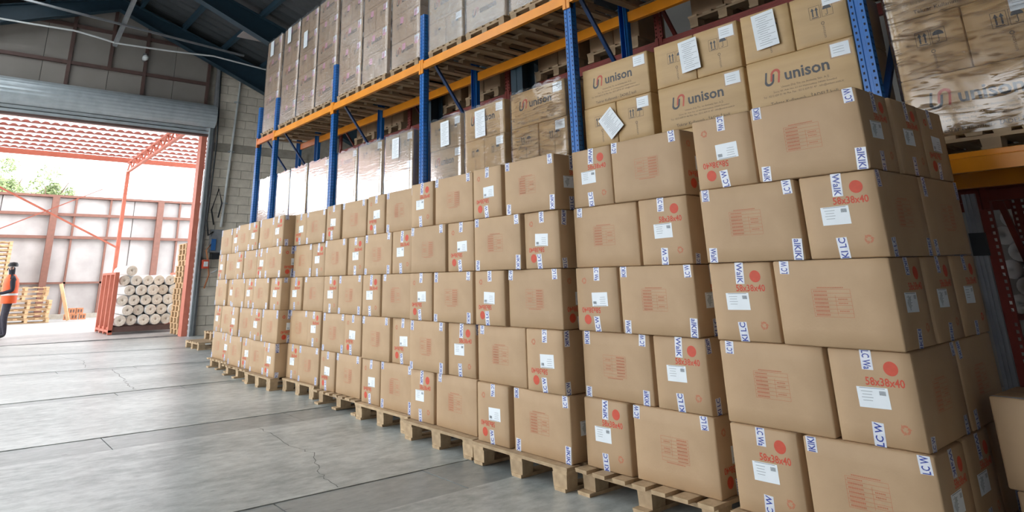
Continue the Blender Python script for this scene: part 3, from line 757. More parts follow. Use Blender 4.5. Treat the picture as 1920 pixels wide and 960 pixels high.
for q, (x, y) in enumerate(((2.56, 5.28), (2.56, 7.55))):
    column('steel_column', ['dark blue steel column behind the second rack bay', 'dark blue steel column behind the third rack bay'][q], x, y, 0.24, 0.24, ridge_z(x) - 0.5, ROOFB)

# ------------------------------------------------------------------ printed cartons on the rack
UH = 0.413
UW = 0.82; UD = 0.60
def logo_face(W, H, k=1.0):
    o = {}
    lg = Decal(); cx, cy = -0.215, H * 0.60; r0, r1 = 0.016, 0.031
    sh = 0.17
    def skew(d): d.items = [([(x + (y - cy) * sh, y) for x, y in p], f, m, l) for p, f, m, l in d.items]
    # two interlocking hooks: a dark U and a red arch
    a = Decal(); a.ring(cx - 0.012, cy - 0.018, r0, r1, INKK, 180, 360, 12)
    a.rect(cx - 0.012 - 0.024, cy + 0.012, 0.012, 0.060, INKK); a.rect(cx - 0.012 + 0.024, cy + 0.002, 0.012, 0.040, INKK)
    a.ring(cx + 0.024, cy + 0.022, r0, r1, LOGOR, 0, 180, 12)
    a.rect(cx + 0.024 - 0.024, cy + 0.0, 0.0119, 0.044, LOGOR, lift=0.0004); a.rect(cx + 0.024 + 0.024, cy - 0.008, 0.012, 0.060, LOGOR)
    skew(a)
    a.items = [([(cx + (x - cx) * 1.25, cy + (y - cy) * 1.25) for x, y in p], f, m, l) for p, f, m, l in a.items]; o['logo'] = a
    o['brand_lettering'] = Decal().text('unison', 0.055, H * 0.60, 0.33, 0.088, INKK)
    ad = Decal(); ad.text('l1', 0.03, H * 0.385, 0.36, 0.020, INKF); ad.text('l2', 0.02, H * 0.315, 0.47, 0.020, INKF); ad.text('l3', 0.0, H * 0.245, 0.60, 0.020, INKF)
    o['address_print'] = ad
    o['bottom_print'] = Decal().text('l4', 0.0, H * 0.11, 0.50, 0.036, INKF)
    return o
def symbol_face(H, s0):
    d = Decal(); cy = H * 0.62
    for k, cx in enumerate((s0 - 0.045, s0 + 0.045)):
        t = 0.003
        for a, b, w, h in ((cx, cy + 0.05, 0.078, t), (cx, cy - 0.05, 0.078, t), (cx - 0.039, cy, t, 0.10), (cx + 0.039, cy, t, 0.10)): d.rect(a, b, w, h, INKF)
        if k == 0:
            for q in (-0.015, 0.015):
                d.rect(cx + q, cy - 0.008, 0.010, 0.05, INKK); d.poly([(cx + q - 0.013, cy + 0.015), (cx + q + 0.013, cy + 0.015), (cx + q, cy + 0.04)], INKK, 0.0004)
            d.rect(cx, cy - 0.041, 0.05, 0.006, INKK)
        else:
            d.ring(cx, cy + 0.005, 0.0, 0.032, INKK, 0, 180, 12); d.rect(cx, cy - 0.012, 0.004, 0.045, INKK, lift=0.0004); d.ring(cx - 0.007, cy - 0.034, 0.005, 0.009, INKK, 180, 360, 6)
    v = Decal().text('vert', s0 + 0.0, H * 0.22, 0.10, 0.020, INKF, rot=math.pi/2)
    v.ring(s0, H * 0.38, 0.008, 0.013, INKF, n=10)
    return {'handling_symbols': d, 'side_print': v}
def corner_label(W, H, m=PAPER, w=0.13, h=0.10, s=None, t=None, frame=True):
    d = Decal(); s = W/2 - 0.10 if s is None else s; t = H - 0.075 if t is None else t
    if frame: d.rect(s, t, w + 0.022, h + 0.022, CLEART)
    d.rect(s, t, w, h, m, lift=0.0006, nx=2, ny=2)
    for k in range(3): d.rect(s - 0.01, t + 0.02 - 0.02 * k, w * 0.6, 0.003, INKG, lift=0.0014)
    return d
UBODY = [carton_mesh('printed_carton', UW, UD, UH, 0.004, CARD2, 300 + i, 0.008) for i in range(3)]
HW = UW/2 - 0.003
HBODY = [carton_mesh('printed_carton', HW, UD, UH, 0.003, CARD2, 400 + i, 0.008) for i in range(3)]
UBODY4 = [carton_mesh('printed_carton', UW, UD, UH, 0.004, CARD4, 320 + i, 0.008) for i in range(3)]
HBODY4 = [carton_mesh('printed_carton', HW, UD, UH, 0.003, CARD4, 420 + i, 0.008) for i in range(3)]
fmU = fmap_front(UW, UD, UH, 0.004); fmH = fmap_front(HW, UD, UH, 0.003)
LOGO_P = [(n_, q.mesh(n_, fmU)) for n_, q in logo_face(UW, UH).items()] + [('corner_label', corner_label(UW, UH).mesh('corner_label', fmU))]
SYM_P = [(n_, q.mesh(n_, fmH)) for n_, q in symbol_face(UH, 0.02).items()]
SYM_L = ('corner_label', corner_label(HW, UH).mesh('corner_label', fmH))
PINKU = [('pink_sticker', corner_label(UW, UH, PINK, 0.09, 0.10, s, 0.30, False).mesh('pink_sticker', fmU)) for s in (-0.05, 0.30)]
PINKH = ('pink_sticker', corner_label(HW, UH, PINK, 0.09, 0.10, 0.09, 0.33, False).mesh('pink_sticker', fmH))
def sheet_of_paper(name, label, x, y, z, w, h, ry, m=PAPER):
    d = Decal().rect(0, 0, w, h, m, rot=ry, nx=2, ny=3)
    def rr(a, b): c, q = math.cos(ry), math.sin(ry); return (a * c - b * q, a * q + b * c)
    for k in range(14):
        cx, cy = rr(-0.01 + 0.02 * (k % 3 == 0), h * 0.40 - h * 0.8 * k / 13)
        d.rect(cx, cy, w * (0.75 - 0.2 * ((k * 7) % 3)), 0.0035, INKG, rot=ry, lift=0.0006)
    me = d.mesh(name, lambda s, t, l: (-l, -s, t))
    back = MB(); 
    o = put(name, me, None, (x, y, z)); tag(o, label, 'paper', 'papers stuck on the printed cartons')
    return o
def load(tag_txt, yc, zbase, rows, film=None, pinks=False, x0=1.43, w_scale=1.0, rh=UH, pal_m=WOODO, group='printed cartons on the rack', ptype='x', film_rows=None, ws=1.0, pal_label=None):
    """pallet with layers of printed cartons; rows: 'U' one long logo carton, 'H' two half-width cartons with handling symbols"""
    ph = 0.118
    pallet(pal_label or ('rack pallet under cartons, ' + tag_txt), (x0 - 0.03 + 0.60, yc, zbase), 1.20, 0.80 * min(ws, 1.0), pal_m, ptype, 6, 'pallets on the rack', H=ph)
    n_ = len(rows)
    for r, k in enumerate(rows):
        z = zbase + ph + 0.001 + r * (rh + 0.0015)
        nm = ('bottom' if r == 0 else 'top' if r == n_ - 1 else ORD[r]) + ' layer'
        if k == 'U':
            o = put('printed_carton', (UBODY4 if pinks else UBODY)[r % 3], None, (x0 + UD/2 + random.uniform(-.006, .006), yc, z), (0, 0, random.uniform(-.008, .008)))
            o.scale.y = ws
            tag(o, 'long carton with linked-loop logo, %s, %s' % (nm, tag_txt), 'carton', group)
            for a, b in LOGO_P: put(a, b, o)
            if pinks: 
                for a, b in PINKU: put(a, b, o)
        else:
            for q, s in enumerate((1, -1)):
                o = put('printed_carton', (HBODY4 if pinks else HBODY)[(r + q) % 3], None, (x0 + UD/2 + random.uniform(-.006, .006), yc + s * (HW/2 + 0.0025) * ws, z), (0, 0, random.uniform(-.006, .006)))
                o.scale.y = ws
                tag(o, '%s symbol-printed carton, %s, %s' % ('left' if s > 0 else 'right', nm, tag_txt), 'carton', group)
                for a, b in SYM_P: put(a, b, o)
                if q: put(SYM_L[0], SYM_L[1], o)
                if pinks: put(PINKH[0], PINKH[1], o)
    if film:
        z0, z1 = zbase + ph + 0.003, zbase + ph + n_ * (rh + 0.0015) + 0.015
        if film_rows: z0 = zbase + ph + film_rows[0] * rh; z1 = zbase + ph + film_rows[1] * rh + 0.01
        put_film(yc, x0, z0, z1, film, 'clear stretch wrap, ' + tag_txt, UW * ws)
def put_film(yc, x0, z0, z1, m, label, W=UW, D=UD):
    o_ = 0.014
    xa, xb, ya, yb = x0 - o_ - 0.006, x0 + D + o_, yc - W/2 - o_, yc + W/2 + o_
    rnd = random.Random(int(yc * 1000) + int(z0 * 100)); mb = MB()
    per = [(xb, ya), (xa + 0.02, ya), (xa, ya + 0.02)] + [(xa, ya + 0.02 + (yb - ya - 0.04) * k / 14) for k in range(1, 15)] + [(xa + 0.02, yb), (xb, yb)]
    nz = max(4, int((z1 - z0) / 0.06)); vs = []; fs = []; n = len(per)
    for j in range(nz + 1):
        z = z0 + (z1 - z0) * j / nz
        for i, (x, y) in enumerate(per):
            e = (rnd.random() ** 2) * (0.0008 if m is FILMG else 0.003 if m is FILMH else 0.006) * (1 if 2 <= i < n - 2 else 0.3)
            vs.append((x - e, y, z + (rnd.uniform(-.02, .02) if j == nz else 0)))
    for j in range(nz):
        for i in range(n - 1): fs.append((j * n + i, (j + 1) * n + i, (j + 1) * n + i + 1, j * n + i + 1))
    o = put('stretch_wrap', mb.mesh_add(vs, fs, m).mesh('stretch_wrap', True)); tag(o, label, 'plastic wrap', 'stretch wrap around rack loads')
    return o

# lower shelf
L1 = [(-0.145, 'UHU', FILMW, 1.02, 'lower shelf, right of the nearest blue post'),
      (0.925, 'UUH', None, 1.02, 'lower shelf, first bay, near load'),
      (1.80, 'HUH', None, 1.04, 'lower shelf, first bay, middle load'),
      (2.72, 'UHU', None, 1.02, 'lower shelf, first bay, far load'),
      (3.83, 'UHU', FILMW, 1.07, 'lower shelf, second bay, near load'),
      (4.78, 'UHU', FILM, 0.94, 'lower shelf, second bay, middle load'),
      (5.60, 'UUH', FILMG, 0.86, 'lower shelf, second bay, far load'),
      (6.77, 'UHH', FILMG, 0.93, 'lower shelf, third bay, near load'),
      (7.61, 'HUH', FILMG, 0.90, 'lower shelf, third bay, middle load'),
      (8.40, 'UHU', FILMG, 0.88, 'lower shelf, third bay, far load'),
      (9.46, 'UHU', FILMG, 0.98, 'lower shelf, fourth bay, near load'),
      (10.32, 'HUH', FILMG, 0.90, 'lower shelf, fourth bay, middle load'),
      (11.08, 'UHU', FILMG, 0.84, 'lower shelf, fourth bay, far load'),
      (12.00, 'UHU', FILMG, 0.98, 'lower shelf, short end bay load')]
for yc, rows, fm_, ws, tx in L1: load(tx, yc, B1T + 0.001, rows, fm_, group='printed cartons on the lower shelf', ws=ws)
# upper shelf
L2 = [(0.95, 'U', None, 'upper shelf, first bay, near load'), (1.84, 'U', None, 'upper shelf, first bay, middle load'), (2.72, 'U', None, 'upper shelf, first bay, far load'),
      (3.80, 'UHU', FILMM, 'upper shelf, second bay, near load'), (4.69, 'UHU', FILMM, 'upper shelf, second bay, middle load'), (5.56, 'HUH', FILMM, 'upper shelf, second bay, far load'),
      (6.60, 'UHUH', FILM, 'upper shelf, third bay, near load'), (7.53, 'HUHU', FILM, 'upper shelf, third bay, middle load'), (8.40, 'UHUHU', FILM, 'upper shelf, third bay, far load'),
      (9.33, 'UHUHU', FILM, 'upper shelf, fourth bay, near load'), (10.20, 'HUHUH', FILM, 'upper shelf, fourth bay, middle load'), (11.05, 'UHUHU', FILM, 'upper shelf, fourth bay, far load'),
      (12.005, 'HUHUU', FILM, 'upper shelf, short end bay load')]
for yc, rows, fm_, tx in L2: load(tx, yc, B2T + 0.001, rows, FILMH if fm_ is FILM else fm_, pinks=yc > 6.3, x0=1.41, group='printed cartons on the upper shelf', ws=0.985)
# delivery notes stuck on the lower shelf cartons
zr = B1T + 0.001 + 0.118
for q, (y, z, w, h, ro, lb) in enumerate((
    (1.13, zr + 2.58 * UH, 0.19, 0.30, 0.05, 'large delivery note left of the nearest blue post'), (1.84, zr + 2.55 * UH, 0.19, 0.29, 0.06, 'delivery note on the middle load of the first bay'),
    (2.78, zr + 1.50 * UH, 0.20, 0.26, 0.62, 'tilted loose delivery note on the far load of the first bay'), (4.83, zr + 2.46 * UH, 0.20, 0.34, 0.02, 'delivery note on the middle load of the second bay'),
    (5.58, zr + 2.48 * UH, 0.19, 0.33, 0.03, 'delivery note on the far load of the second bay'), (6.82, zr + 2.5 * UH, 0.19, 0.30, 0.0, 'delivery note on the near load of the third bay'))):
    sheet_of_paper('delivery_note', lb, 1.43 - 0.026, y, z, w, h, ro)
for q, (y, z, lb) in enumerate(((11.15, B2T + 0.12 + 4.55 * UH, 'white note high on the far upper load of the fourth bay'), (12.10, B2T + 0.12 + 4.5 * UH, 'white note high on the end bay upper load'), (10.3, B2T + 0.12 + 3.7 * UH, 'white note on the middle upper load of the fourth bay'))):
    sheet_of_paper('delivery_note', lb, 1.41 - 0.026, y, z, 0.17, 0.34, 0.03)
# loads on the dark red rack behind
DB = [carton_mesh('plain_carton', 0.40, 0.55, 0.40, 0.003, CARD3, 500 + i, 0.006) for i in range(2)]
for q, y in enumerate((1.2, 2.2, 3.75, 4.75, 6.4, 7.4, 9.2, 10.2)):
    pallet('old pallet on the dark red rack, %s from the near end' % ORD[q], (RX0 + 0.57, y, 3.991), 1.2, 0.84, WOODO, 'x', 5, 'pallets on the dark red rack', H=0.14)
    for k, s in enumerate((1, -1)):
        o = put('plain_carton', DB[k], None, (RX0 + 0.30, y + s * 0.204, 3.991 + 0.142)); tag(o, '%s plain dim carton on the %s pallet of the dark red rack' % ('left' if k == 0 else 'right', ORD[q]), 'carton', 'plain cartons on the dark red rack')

# white rolls and grey bundles on the red rack, seen through the gap beside the nearest stack
def roll_obj(label, a, b, r, group, endm=ROLLE, side=ROLLW, cat='roll', name='white_roll'):
    a = Vector(a); b = Vector(b)
    root = put(name, MB().tube([a - a, (b - a) * 0.03, (b - a) * 0.97, b - a], [r * 0.97, r, r, r * 0.97], side, 16, cap=False).mesh(name, True), None, a); tag(root, label, cat, group)
    d = (b - a).normalized(); u = Vector((0, 0, 1)); p = d.cross(u).normalized(); u = p.cross(d)
    for s, c in ((-1, Vector((0, 0, 0))), (1, b - a)):
        e = MB(); rings = []
        for q, (rr, dep) in enumerate(((r * 0.97, 0.0), (r * 0.75, 0.012), (r * 0.45, 0.004), (r * 0.18, -0.004), (r * 0.16, -0.05))):
            rings.append([c + d * (s * dep) + (p * math.cos(2 * math.pi * j / 16) + u * math.sin(2 * math.pi * j / 16)) * rr for j in range(16)])
        vs = [v for rg in rings for v in rg]; fs = []
        for q in range(4):
            for j in range(16): fs.append((q * 16 + j, q * 16 + (j + 1) % 16, (q + 1) * 16 + (j + 1) % 16, (q + 1) * 16 + j))
        fs.append(tuple(64 + j for j in range(16)))
        put('roll_end', e.mesh_add(vs, fs, endm).mesh('roll_end', True), root)
    return root

WR = 'white rolls on the red rack'
# a small red stillage of rolls behind the gap
st = tag(empty('roll_stillage', (3.95, 0.47, 0)), 'dark red stillage of white rolls behind the red rack', 'stillage')
for x in (0.0, 0.9):
    for y in (-0.36, 0.16): put('stillage_post', MB().box(x - 0.02, x + 0.02, y - 0.02, y + 0.02, 0, 2.2, MAROON).mesh('stillage_post'), st)
put('stillage_deck', MB().box(-0.02, 0.92, -0.38, 0.18, 0.90, 0.945, MAROON).mesh('stillage_deck'), st)
k = 0
for j in range(6):
    for i in range(2):
        y = 0.505 - 0.168 * i - (0.084 if j % 2 else 0); z = 0.947 + 0.083 + 0.146 * j
        roll_obj('%s white roll, %s row, in the dark red stillage' % (('left', 'right')[i], ORD[j]), (3.93, y, z), (4.8, y, z), 0.083, WR, endm=ROLLW); k += 1
for q, (y0_, y1_, z0_, z1_, lb) in enumerate(((-0.75, 0.21, 1.72, 2.3, 'upper grey wrapped bundle beside the white rolls'), (-0.85, 0.10, 0.0, 1.55, 'tall grey wrapped bundle right of the white rolls'))):
    w_, d_, h_ = y1_ - y0_, 0.7, z1_ - z0_
    if q == 0: continue
    o = put('wrapped_bundle', carton_mesh('wrapped_bundle', w_, d_, h_, 0.05, GREYW, 900 + q, 0.06), None, (2.98 + d_/2, (y0_ + y1_)/2, z0_)); tag(o, lb, 'bundle')
    put('strap', MB().box(-d_/2 - 0.055, -d_/2 - 0.045, -0.02, 0.02, 0.1, h_ - 0.1, BLACKP).mesh('strap'), o)

# ------------------------------------------------------------------ wall fittings by the door
c = tag(put('conduit_pipe', MB().tube([(2.42, YF - 0.075, 2.85), (2.45, YF - 0.075, 3.6), (2.62, YF - 0.075, 7.55)], 0.035, WHITEP, 8).mesh('conduit_pipe', True)), 'pale vertical conduit pipe on the block wall', 'pipe')
for z in (3.5, 5.0, 6.5): put('pipe_clip', MB().box(2.36 + (z - 3) * 0.035, 2.52 + (z - 3) * 0.035, YF - 0.105, YF - 0.002, z, z + 0.03, GALV).mesh('pipe_clip'), c)
def sag(a, b, s, n=14):
    a = Vector(a); b = Vector(b); return [a.lerp(b, k / n) - Vector((0, 0, s * 4 * (k / n) * (1 - k / n))) for k in range(n + 1)]
pts = sag((-9, 17.4, 7.75), (-1.9, 17.4, 7.63), 0.10) + sag((-1.9, 17.4, 7.63), (-0.94, 17.4, 7.50), -0.01, 4)[1:] + sag((-0.94, 17.4, 7.50), (1.6, 17.4, 7.64), 0.02)[1:] + sag((1.6, 17.4, 7.64), (6.4, 17.4, 7.35), 0.03)[1:]
tag(put('hanging_cable', MB().tube(pts, 0.024, WHITEP, 6).mesh('hanging_cable', True)), 'long pale cable strung across the gable wall', 'cable')
lm = tag(put('bulkhead_lamp', MB().tube([(-0.09, 17.92, 7.36), (-0.09, 17.80, 7.36), (-0.09, 17.74, 7.36), (-0.09, 17.68, 7.36)], [0.06, 0.08, 0.075, 0.03], WHITEP, 14).mesh('bulkhead_lamp', True)), 'small round white lamp on the gable wall', 'lamp')
put('bracket', MB().box(-0.13, -0.05, 17.9, 17.97, 7.30, 7.52, GREYST).mesh('bracket'), lm)
sb = tag(empty('switch_box', (2.28, YF - 0.0, 2.15)), 'grey electrical switch box with blue cover beside the door', 'switch box')
put('box_body', MB().box(-0.13, 0.20, -0.14, 0, 0.0, 0.62, GREYST).mesh('box_body'), sb)
put('blue_cover', MB().box(-0.10, 0.02, -0.17, -0.141, 0.05, 0.36, mat('blue_plastic', (0.03, 0.13, 0.36), rough=0.4)).mesh('blue_cover'), sb)
put('plug_housing', MB().box(-0.08, 0.13, -0.22, -0.02, -0.18, -0.02, BLACKP).mesh('plug_housing'), sb)
rb = tag(put('red_socket', MB().box(1.97, 2.13, YF - 0.28, YF - 0.16, 1.72, 1.95, RED).mesh('red_socket')), 'small red socket hanging at the door rail', 'socket')
put('socket_face', MB().box(1.995, 2.105, YF - 0.295, YF - 0.28, 1.77, 1.90, WHITEP).mesh('socket_face'), rb)
for q, (pp, m, lb) in enumerate((
    ([(2.2, 17.88, 2.4), (2.05, 17.8, 2.2), (2.12, 17.78, 1.9), (2.18, 17.8, 1.55), (2.1, 17.84, 1.2)], BRICKR, 'orange cable hanging by the switch box'),
    ([(1.95, 17.75, 7.4), (1.98, 17.7, 6.2), (2.02, 17.72, 5.2), (2.0, 17.74, 4.0), (1.97, 17.75, 3.0), (2.06, 17.8, 2.6), (2.2, 17.85, 2.7)], BLACKP, 'black cable running down the door edge'),
    ([(2.3, 17.86, 3.1), (2.36, 17.84, 3.5), (2.25, 17.86, 3.9), (2.1, 17.86, 3.3), (2.2, 17.86, 2.9)], BLACKP, 'looped black cable above the switch box'),
    ([(2.5, 17.88, 2.5), (2.56, 17.86, 2.1), (2.45, 17.86, 1.7), (2.25, 17.86, 1.6)], WHITEP, 'white cable looping right of the switch box'))):
    tag(put('wall_cable', MB().tube(pp, 0.022, m, 6).mesh('wall_cable', True)), lb, 'cable', 'cables beside the door')

# two spare pallets beyond the last stack
pallet('lower of two spare pallets on the floor beyond the farthest stack', (1.50, 14.2, 0), 1.2, 1.0, WOOD, 'x', 6, 'spare pallets', H=0.15)
pallet('upper of two spare pallets beyond the farthest stack', (1.70, 14.25, 0.151), 0.85, 0.8, WOOD, 'x', 5, 'spare pallets', H=0.17, rz=0.04)

# ------------------------------------------------------------------ the yard beyond the door
# boundary wall of pale panels in a brown frame
yw = tag(empty('wall_yard', (0, 0, 0)), 'pale panelled boundary wall across the yard', kind='structure')
xs = [-9.5, -8.0, -6.6, -5.0, -3.6, -2.1, -0.2, 0.62, 2.0, 3.0, 4.1, 5.0, 6.1, 7.4, 8.8]
zs = [0.05, 1.45, 3.38, 4.36, 5.1]
for x0_, x1_ in zip(xs, xs[1:]):
    for z0_, z1_ in zip(zs, zs[1:]):
        dx_ = random.uniform(-.03, .03)
        put('wall_panel', MB().hexa([(x0_ + .02, 33.1 + dx_, z0_ + .01), (x1_ - .02, 33.1 - dx_, z0_ + .01), (x1_ - .02, 33.16, z0_ + .01), (x0_ + .02, 33.16, z0_ + .01),
                                      (x0_ + .02, 33.1 + dx_, z1_ - .01), (x1_ - .02, 33.1 - dx_, z1_ - .01), (x1_ - .02, 33.16, z1_ - .01), (x0_ + .02, 33.16, z1_ - .01)], YARDP).mesh('wall_panel'), yw)
for x in (-6.0, -3.0, -0.18, 4.1, 7.6): put('wall_post', MB().box(x - 0.13, x + 0.13, 32.78, 33.0, 0, 5.1, YBROWN).mesh('wall_post'), yw)
for x in (0.62, 2.0, 5.0): put('wall_post', MB().box(x - 0.04, x + 0.04, 32.95, 33.06, 0, 5.1, YBROWN).mesh('wall_post'), yw)
for z in (3.38, 4.36): put('wall_rail', MB().box(-9.5, 8.8, 32.9, 33.05, z - 0.06, z + 0.06, YBROWN).mesh('wall_rail'), yw)
put('wall_rail', MB().box(-9.5, 8.8, 32.95, 33.07, 1.42, 1.50, YBROWN).mesh('wall_rail'), yw)
put('wall_cap', MB().box(-9.5, 8.8, 32.9, 33.3, 5.1, 5.2, YBROWN).mesh('wall_cap'), yw)
put('wall_backing', MB().box(-9.5, 8.8, 33.17, 33.22, 0, 5.15, YARDP).mesh('wall_backing'), yw)
put('wall_plinth', MB().box(-9.5, 8.8, 32.8, 33.2, -0.02, 0.18, MORTAR).mesh('wall_plinth'), yw)

# red steel canopy in front of the door
PURL = mat('purlin_red_oxide', (0.30, 0.085, 0.06), (0.25, 0.07, 0.05), rough=0.6)
cp = tag(empty('canopy', (0, 0, 0)), 'red steel canopy with corrugated sheets outside the door', 'canopy')
zc = lambda y: 6.08 - 0.012 * (y - 18)
mb = MB(); n = 220; rows_ = []
for k in range(n + 1):
    x = -9 + 14 * k / n; dz = 0.045 * math.sin(k * math.pi / 2)
    rows_.append(((x, 18.3, zc(18.3) + 0.10 + dz), (x, 26.7, zc(26.7) + 0.10 + dz)))
for a, b in zip(rows_, rows_[1:]): mb.poly([a[0], b[0], b[1], a[1]], SHEET)
put('corrugated_sheet', mb.mesh('corrugated_sheet', True), cp)
y = 19.2
while y < 26.8:
    put('purlin', MB().box(-9, 5.0, y - 0.06, y + 0.06, zc(y) + 0.045, zc(y) + 0.115, PURL).mesh('purlin'), cp); y += 0.72
def truss(x, ya, yb):
    t = empty('truss'); t.parent = cp
    for z in (-0.14, -0.50): put('chord', MB().bar((x, ya, zc(ya) + z), (x, yb, zc(yb) + z), 0.10, 0.07, REDST).mesh('chord'), t)
    q = 0; y = ya
    while y < yb - 0.3:
        a, b = (-0.14, -0.50) if q % 2 else (-0.50, -0.14)
        put('web_bar', MB().bar((x, y, zc(y) + a), (x, y + 0.45, zc(y) + b), 0.05, 0.04, REDST).mesh('web_bar'), t); y += 0.45; q += 1
for x in (1.38, -3.4, -8.0): truss(x, 18.6, 26.6)
put('edge_beam', MB().box(-9, 5.0, 26.62, 26.74, zc(26.6) - 0.12, zc(26.6) + 0.06, REDST).mesh('edge_beam'), cp)
for x in (1.38, -3.4, -8.0): put('canopy_post', MB().box(x - 0.06, x + 0.06, 26.42, 26.56, 0, zc(26.5) - 0.5, REDST).mesh('canopy_post'), cp)
put('cross_brace', MB().bar((1.34, 26.35, 2.65), (-3.36, 26.35, 5.05), 0.05, 0.12, REDST, up=(0, 1, 0)).mesh('cross_brace'), cp)
put('cross_brace', MB().bar((-3.36, 26.28, 2.65), (0.6, 26.28, 4.75), 0.03, 0.06, REDST, up=(0, 1, 0)).mesh('cross_brace'), cp)
put('canopy_lamp', MB().box(-0.9, 0.35, 19.9, 20.1, 5.83, 5.93, WHITEP).mesh('canopy_lamp'), cp)

# red stillage holding white rolls
SX, SY = 0.40, 20.35
sg = tag(empty('roll_stillage', (SX, SY, 0)), 'red steel stillage full of white rolls outside the door', 'stillage')
put('base_frame', MB().box(0, 1.95, 0.0, 0.10, 0.06, 0.20, BROWNST).box(0, 1.95, 1.9, 2.0, 0.06, 0.20, BROWNST).box(0.0, 0.08, 0.1, 1.9, 0.06, 0.18, REDST).box(1.87, 1.95, 0.1, 1.9, 0.06, 0.18, REDST).mesh('base_frame'), sg)
for y in (0.02, 0.66, 1.30, 1.94):
    for x in (0.0, 1.95): put('stillage_post', MB().box(x - 0.055, x + 0.055, y - 0.05, y + 0.06, 0.0, 1.62, REDST).mesh('stillage_post'), sg)
for x in (0.0, 1.95):
    for z in (1.62, 0.06): put('side_rail', MB().box(x - 0.05, x + 0.05, -0.03, 2.0, z, z + 0.06, REDST).mesh('side_rail'), sg)
k = 0; rr = 0.158
for j in range(5):
    nrow = 6 if j % 2 == 0 else 5
    for i in range(nrow):
        x = SX + 0.215 + 0.305 * i + (0.152 if j % 2 else 0); z = 0.205 + rr + 0.272 * j
        yy = SY - 0.02 + random.uniform(-.12, .08)
        roll_obj('white roll, %s from the left in the %s row of the red stillage' % (ORD[i], ('bottom', 'second', 'third', 'fourth', 'top')[j]), (x, yy, z), (x, yy + 1.9, z), rr * random.uniform(.91, .96), 'white rolls in the red stillage'); k += 1
roll_obj('single white roll lying highest, on top of the red stillage', (SX + 0.367, SY + 0.0, 0.205 + rr + 0.272 * 5), (SX + 0.367, SY + 1.9, 0.205 + rr + 0.272 * 5), 0.15, 'white rolls in the red stillage')

# tall column of pallets against the door jamb
for k in range(16):
    pallet('yard pallet in the tall column beside the door, %s' % ('bottom' if k == 0 else 'topmost' if k == 15 else '%s up' % (ORD[k] if k < 14 else 'fifteenth')), (2.33 + random.uniform(-.03, .03), 19.05 + random.uniform(-.02, .02), 0.152 * k), 1.2, 0.8, WOODY, 'y', 5, 'pallets in the tall column', H=0.15)
# pallets near the boundary wall
for k in range(8):
    pallet('yard pallet in the low stack behind the worker, %s' % ('bottom' if k == 0 else 'topmost' if k == 7 else ORD[k] + ' up'), (-0.85 + random.uniform(-.06, .06) - (0.1 if k > 4 else 0), 30.2, 0.165 * k), 1.5, 1.0, WOODY, 'y', 5, 'pallets in the low yard stack', H=0.16)
for k in range(19):
    pallet('yard pallet in the high stack at the picture edge, %s' % ('bottom' if k == 0 else 'topmost' if k == 18 else (ORD[k] if k < 14 else ['fifteenth', 'sixteenth', 'seventeenth', 'eighteenth'][k - 14]) + ' up'), (-2.15, 31.6, 0.162 * k), 1.2, 1.0, WOODY, 'y', 5, 'pallets in the high yard stack', H=0.16)
# leaning plank, clay blocks, tin
lp = tag(put('leaning_plank', MB().bar((0.62, 30.2, 0.03), (0.22, 30.4, 1.42), 0.05, 0.12, WOODY).mesh('leaning_plank')), 'plank leaning against the low pallet stack in the yard', 'plank')
for q, (x, y, z) in enumerate(((0.75, 31.6, -0.01), (1.02, 31.7, -0.01), (1.3, 31.65, -0.01), (0.9, 31.7, 0.22), (1.18, 31.7, 0.22))):
    b = tag(put('clay_block', MB().box(-0.12, 0.12, -0.1, 0.1, 0, 0.22, BRICKR).mesh('clay_block'), None, (x, y, z), (0, 0, random.uniform(-.2, .2))), '%s orange clay block heaped at the foot of the yard wall' % ORD[q], 'block', 'clay blocks by the yard wall')
    for w_ in (-0.05, 0.05): put('core_hole', MB().box(w_ - 0.03, w_ + 0.03, -0.104, -0.1, 0.05, 0.17, BROWNST).mesh('core_hole'), b)
tn = tag(put('white_bucket', MB().tube([(0, 0, 0), (0, 0, 0.02), (0, 0, 0.36), (0, 0, 0.37)], [0.14, 0.145, 0.18, 0.185], WHITEP, 14).mesh('white_bucket', True), None, (2.35, 31.4, -0.01)), 'white bucket at the foot of the yard wall', 'bucket')
put('handle', MB().tube([(-0.18, 0, 0.33), (-0.1, -0.16, 0.24), (0.1, -0.16, 0.24), (0.18, 0, 0.33)], 0.008, GREYST, 5).mesh('handle', True), tn)
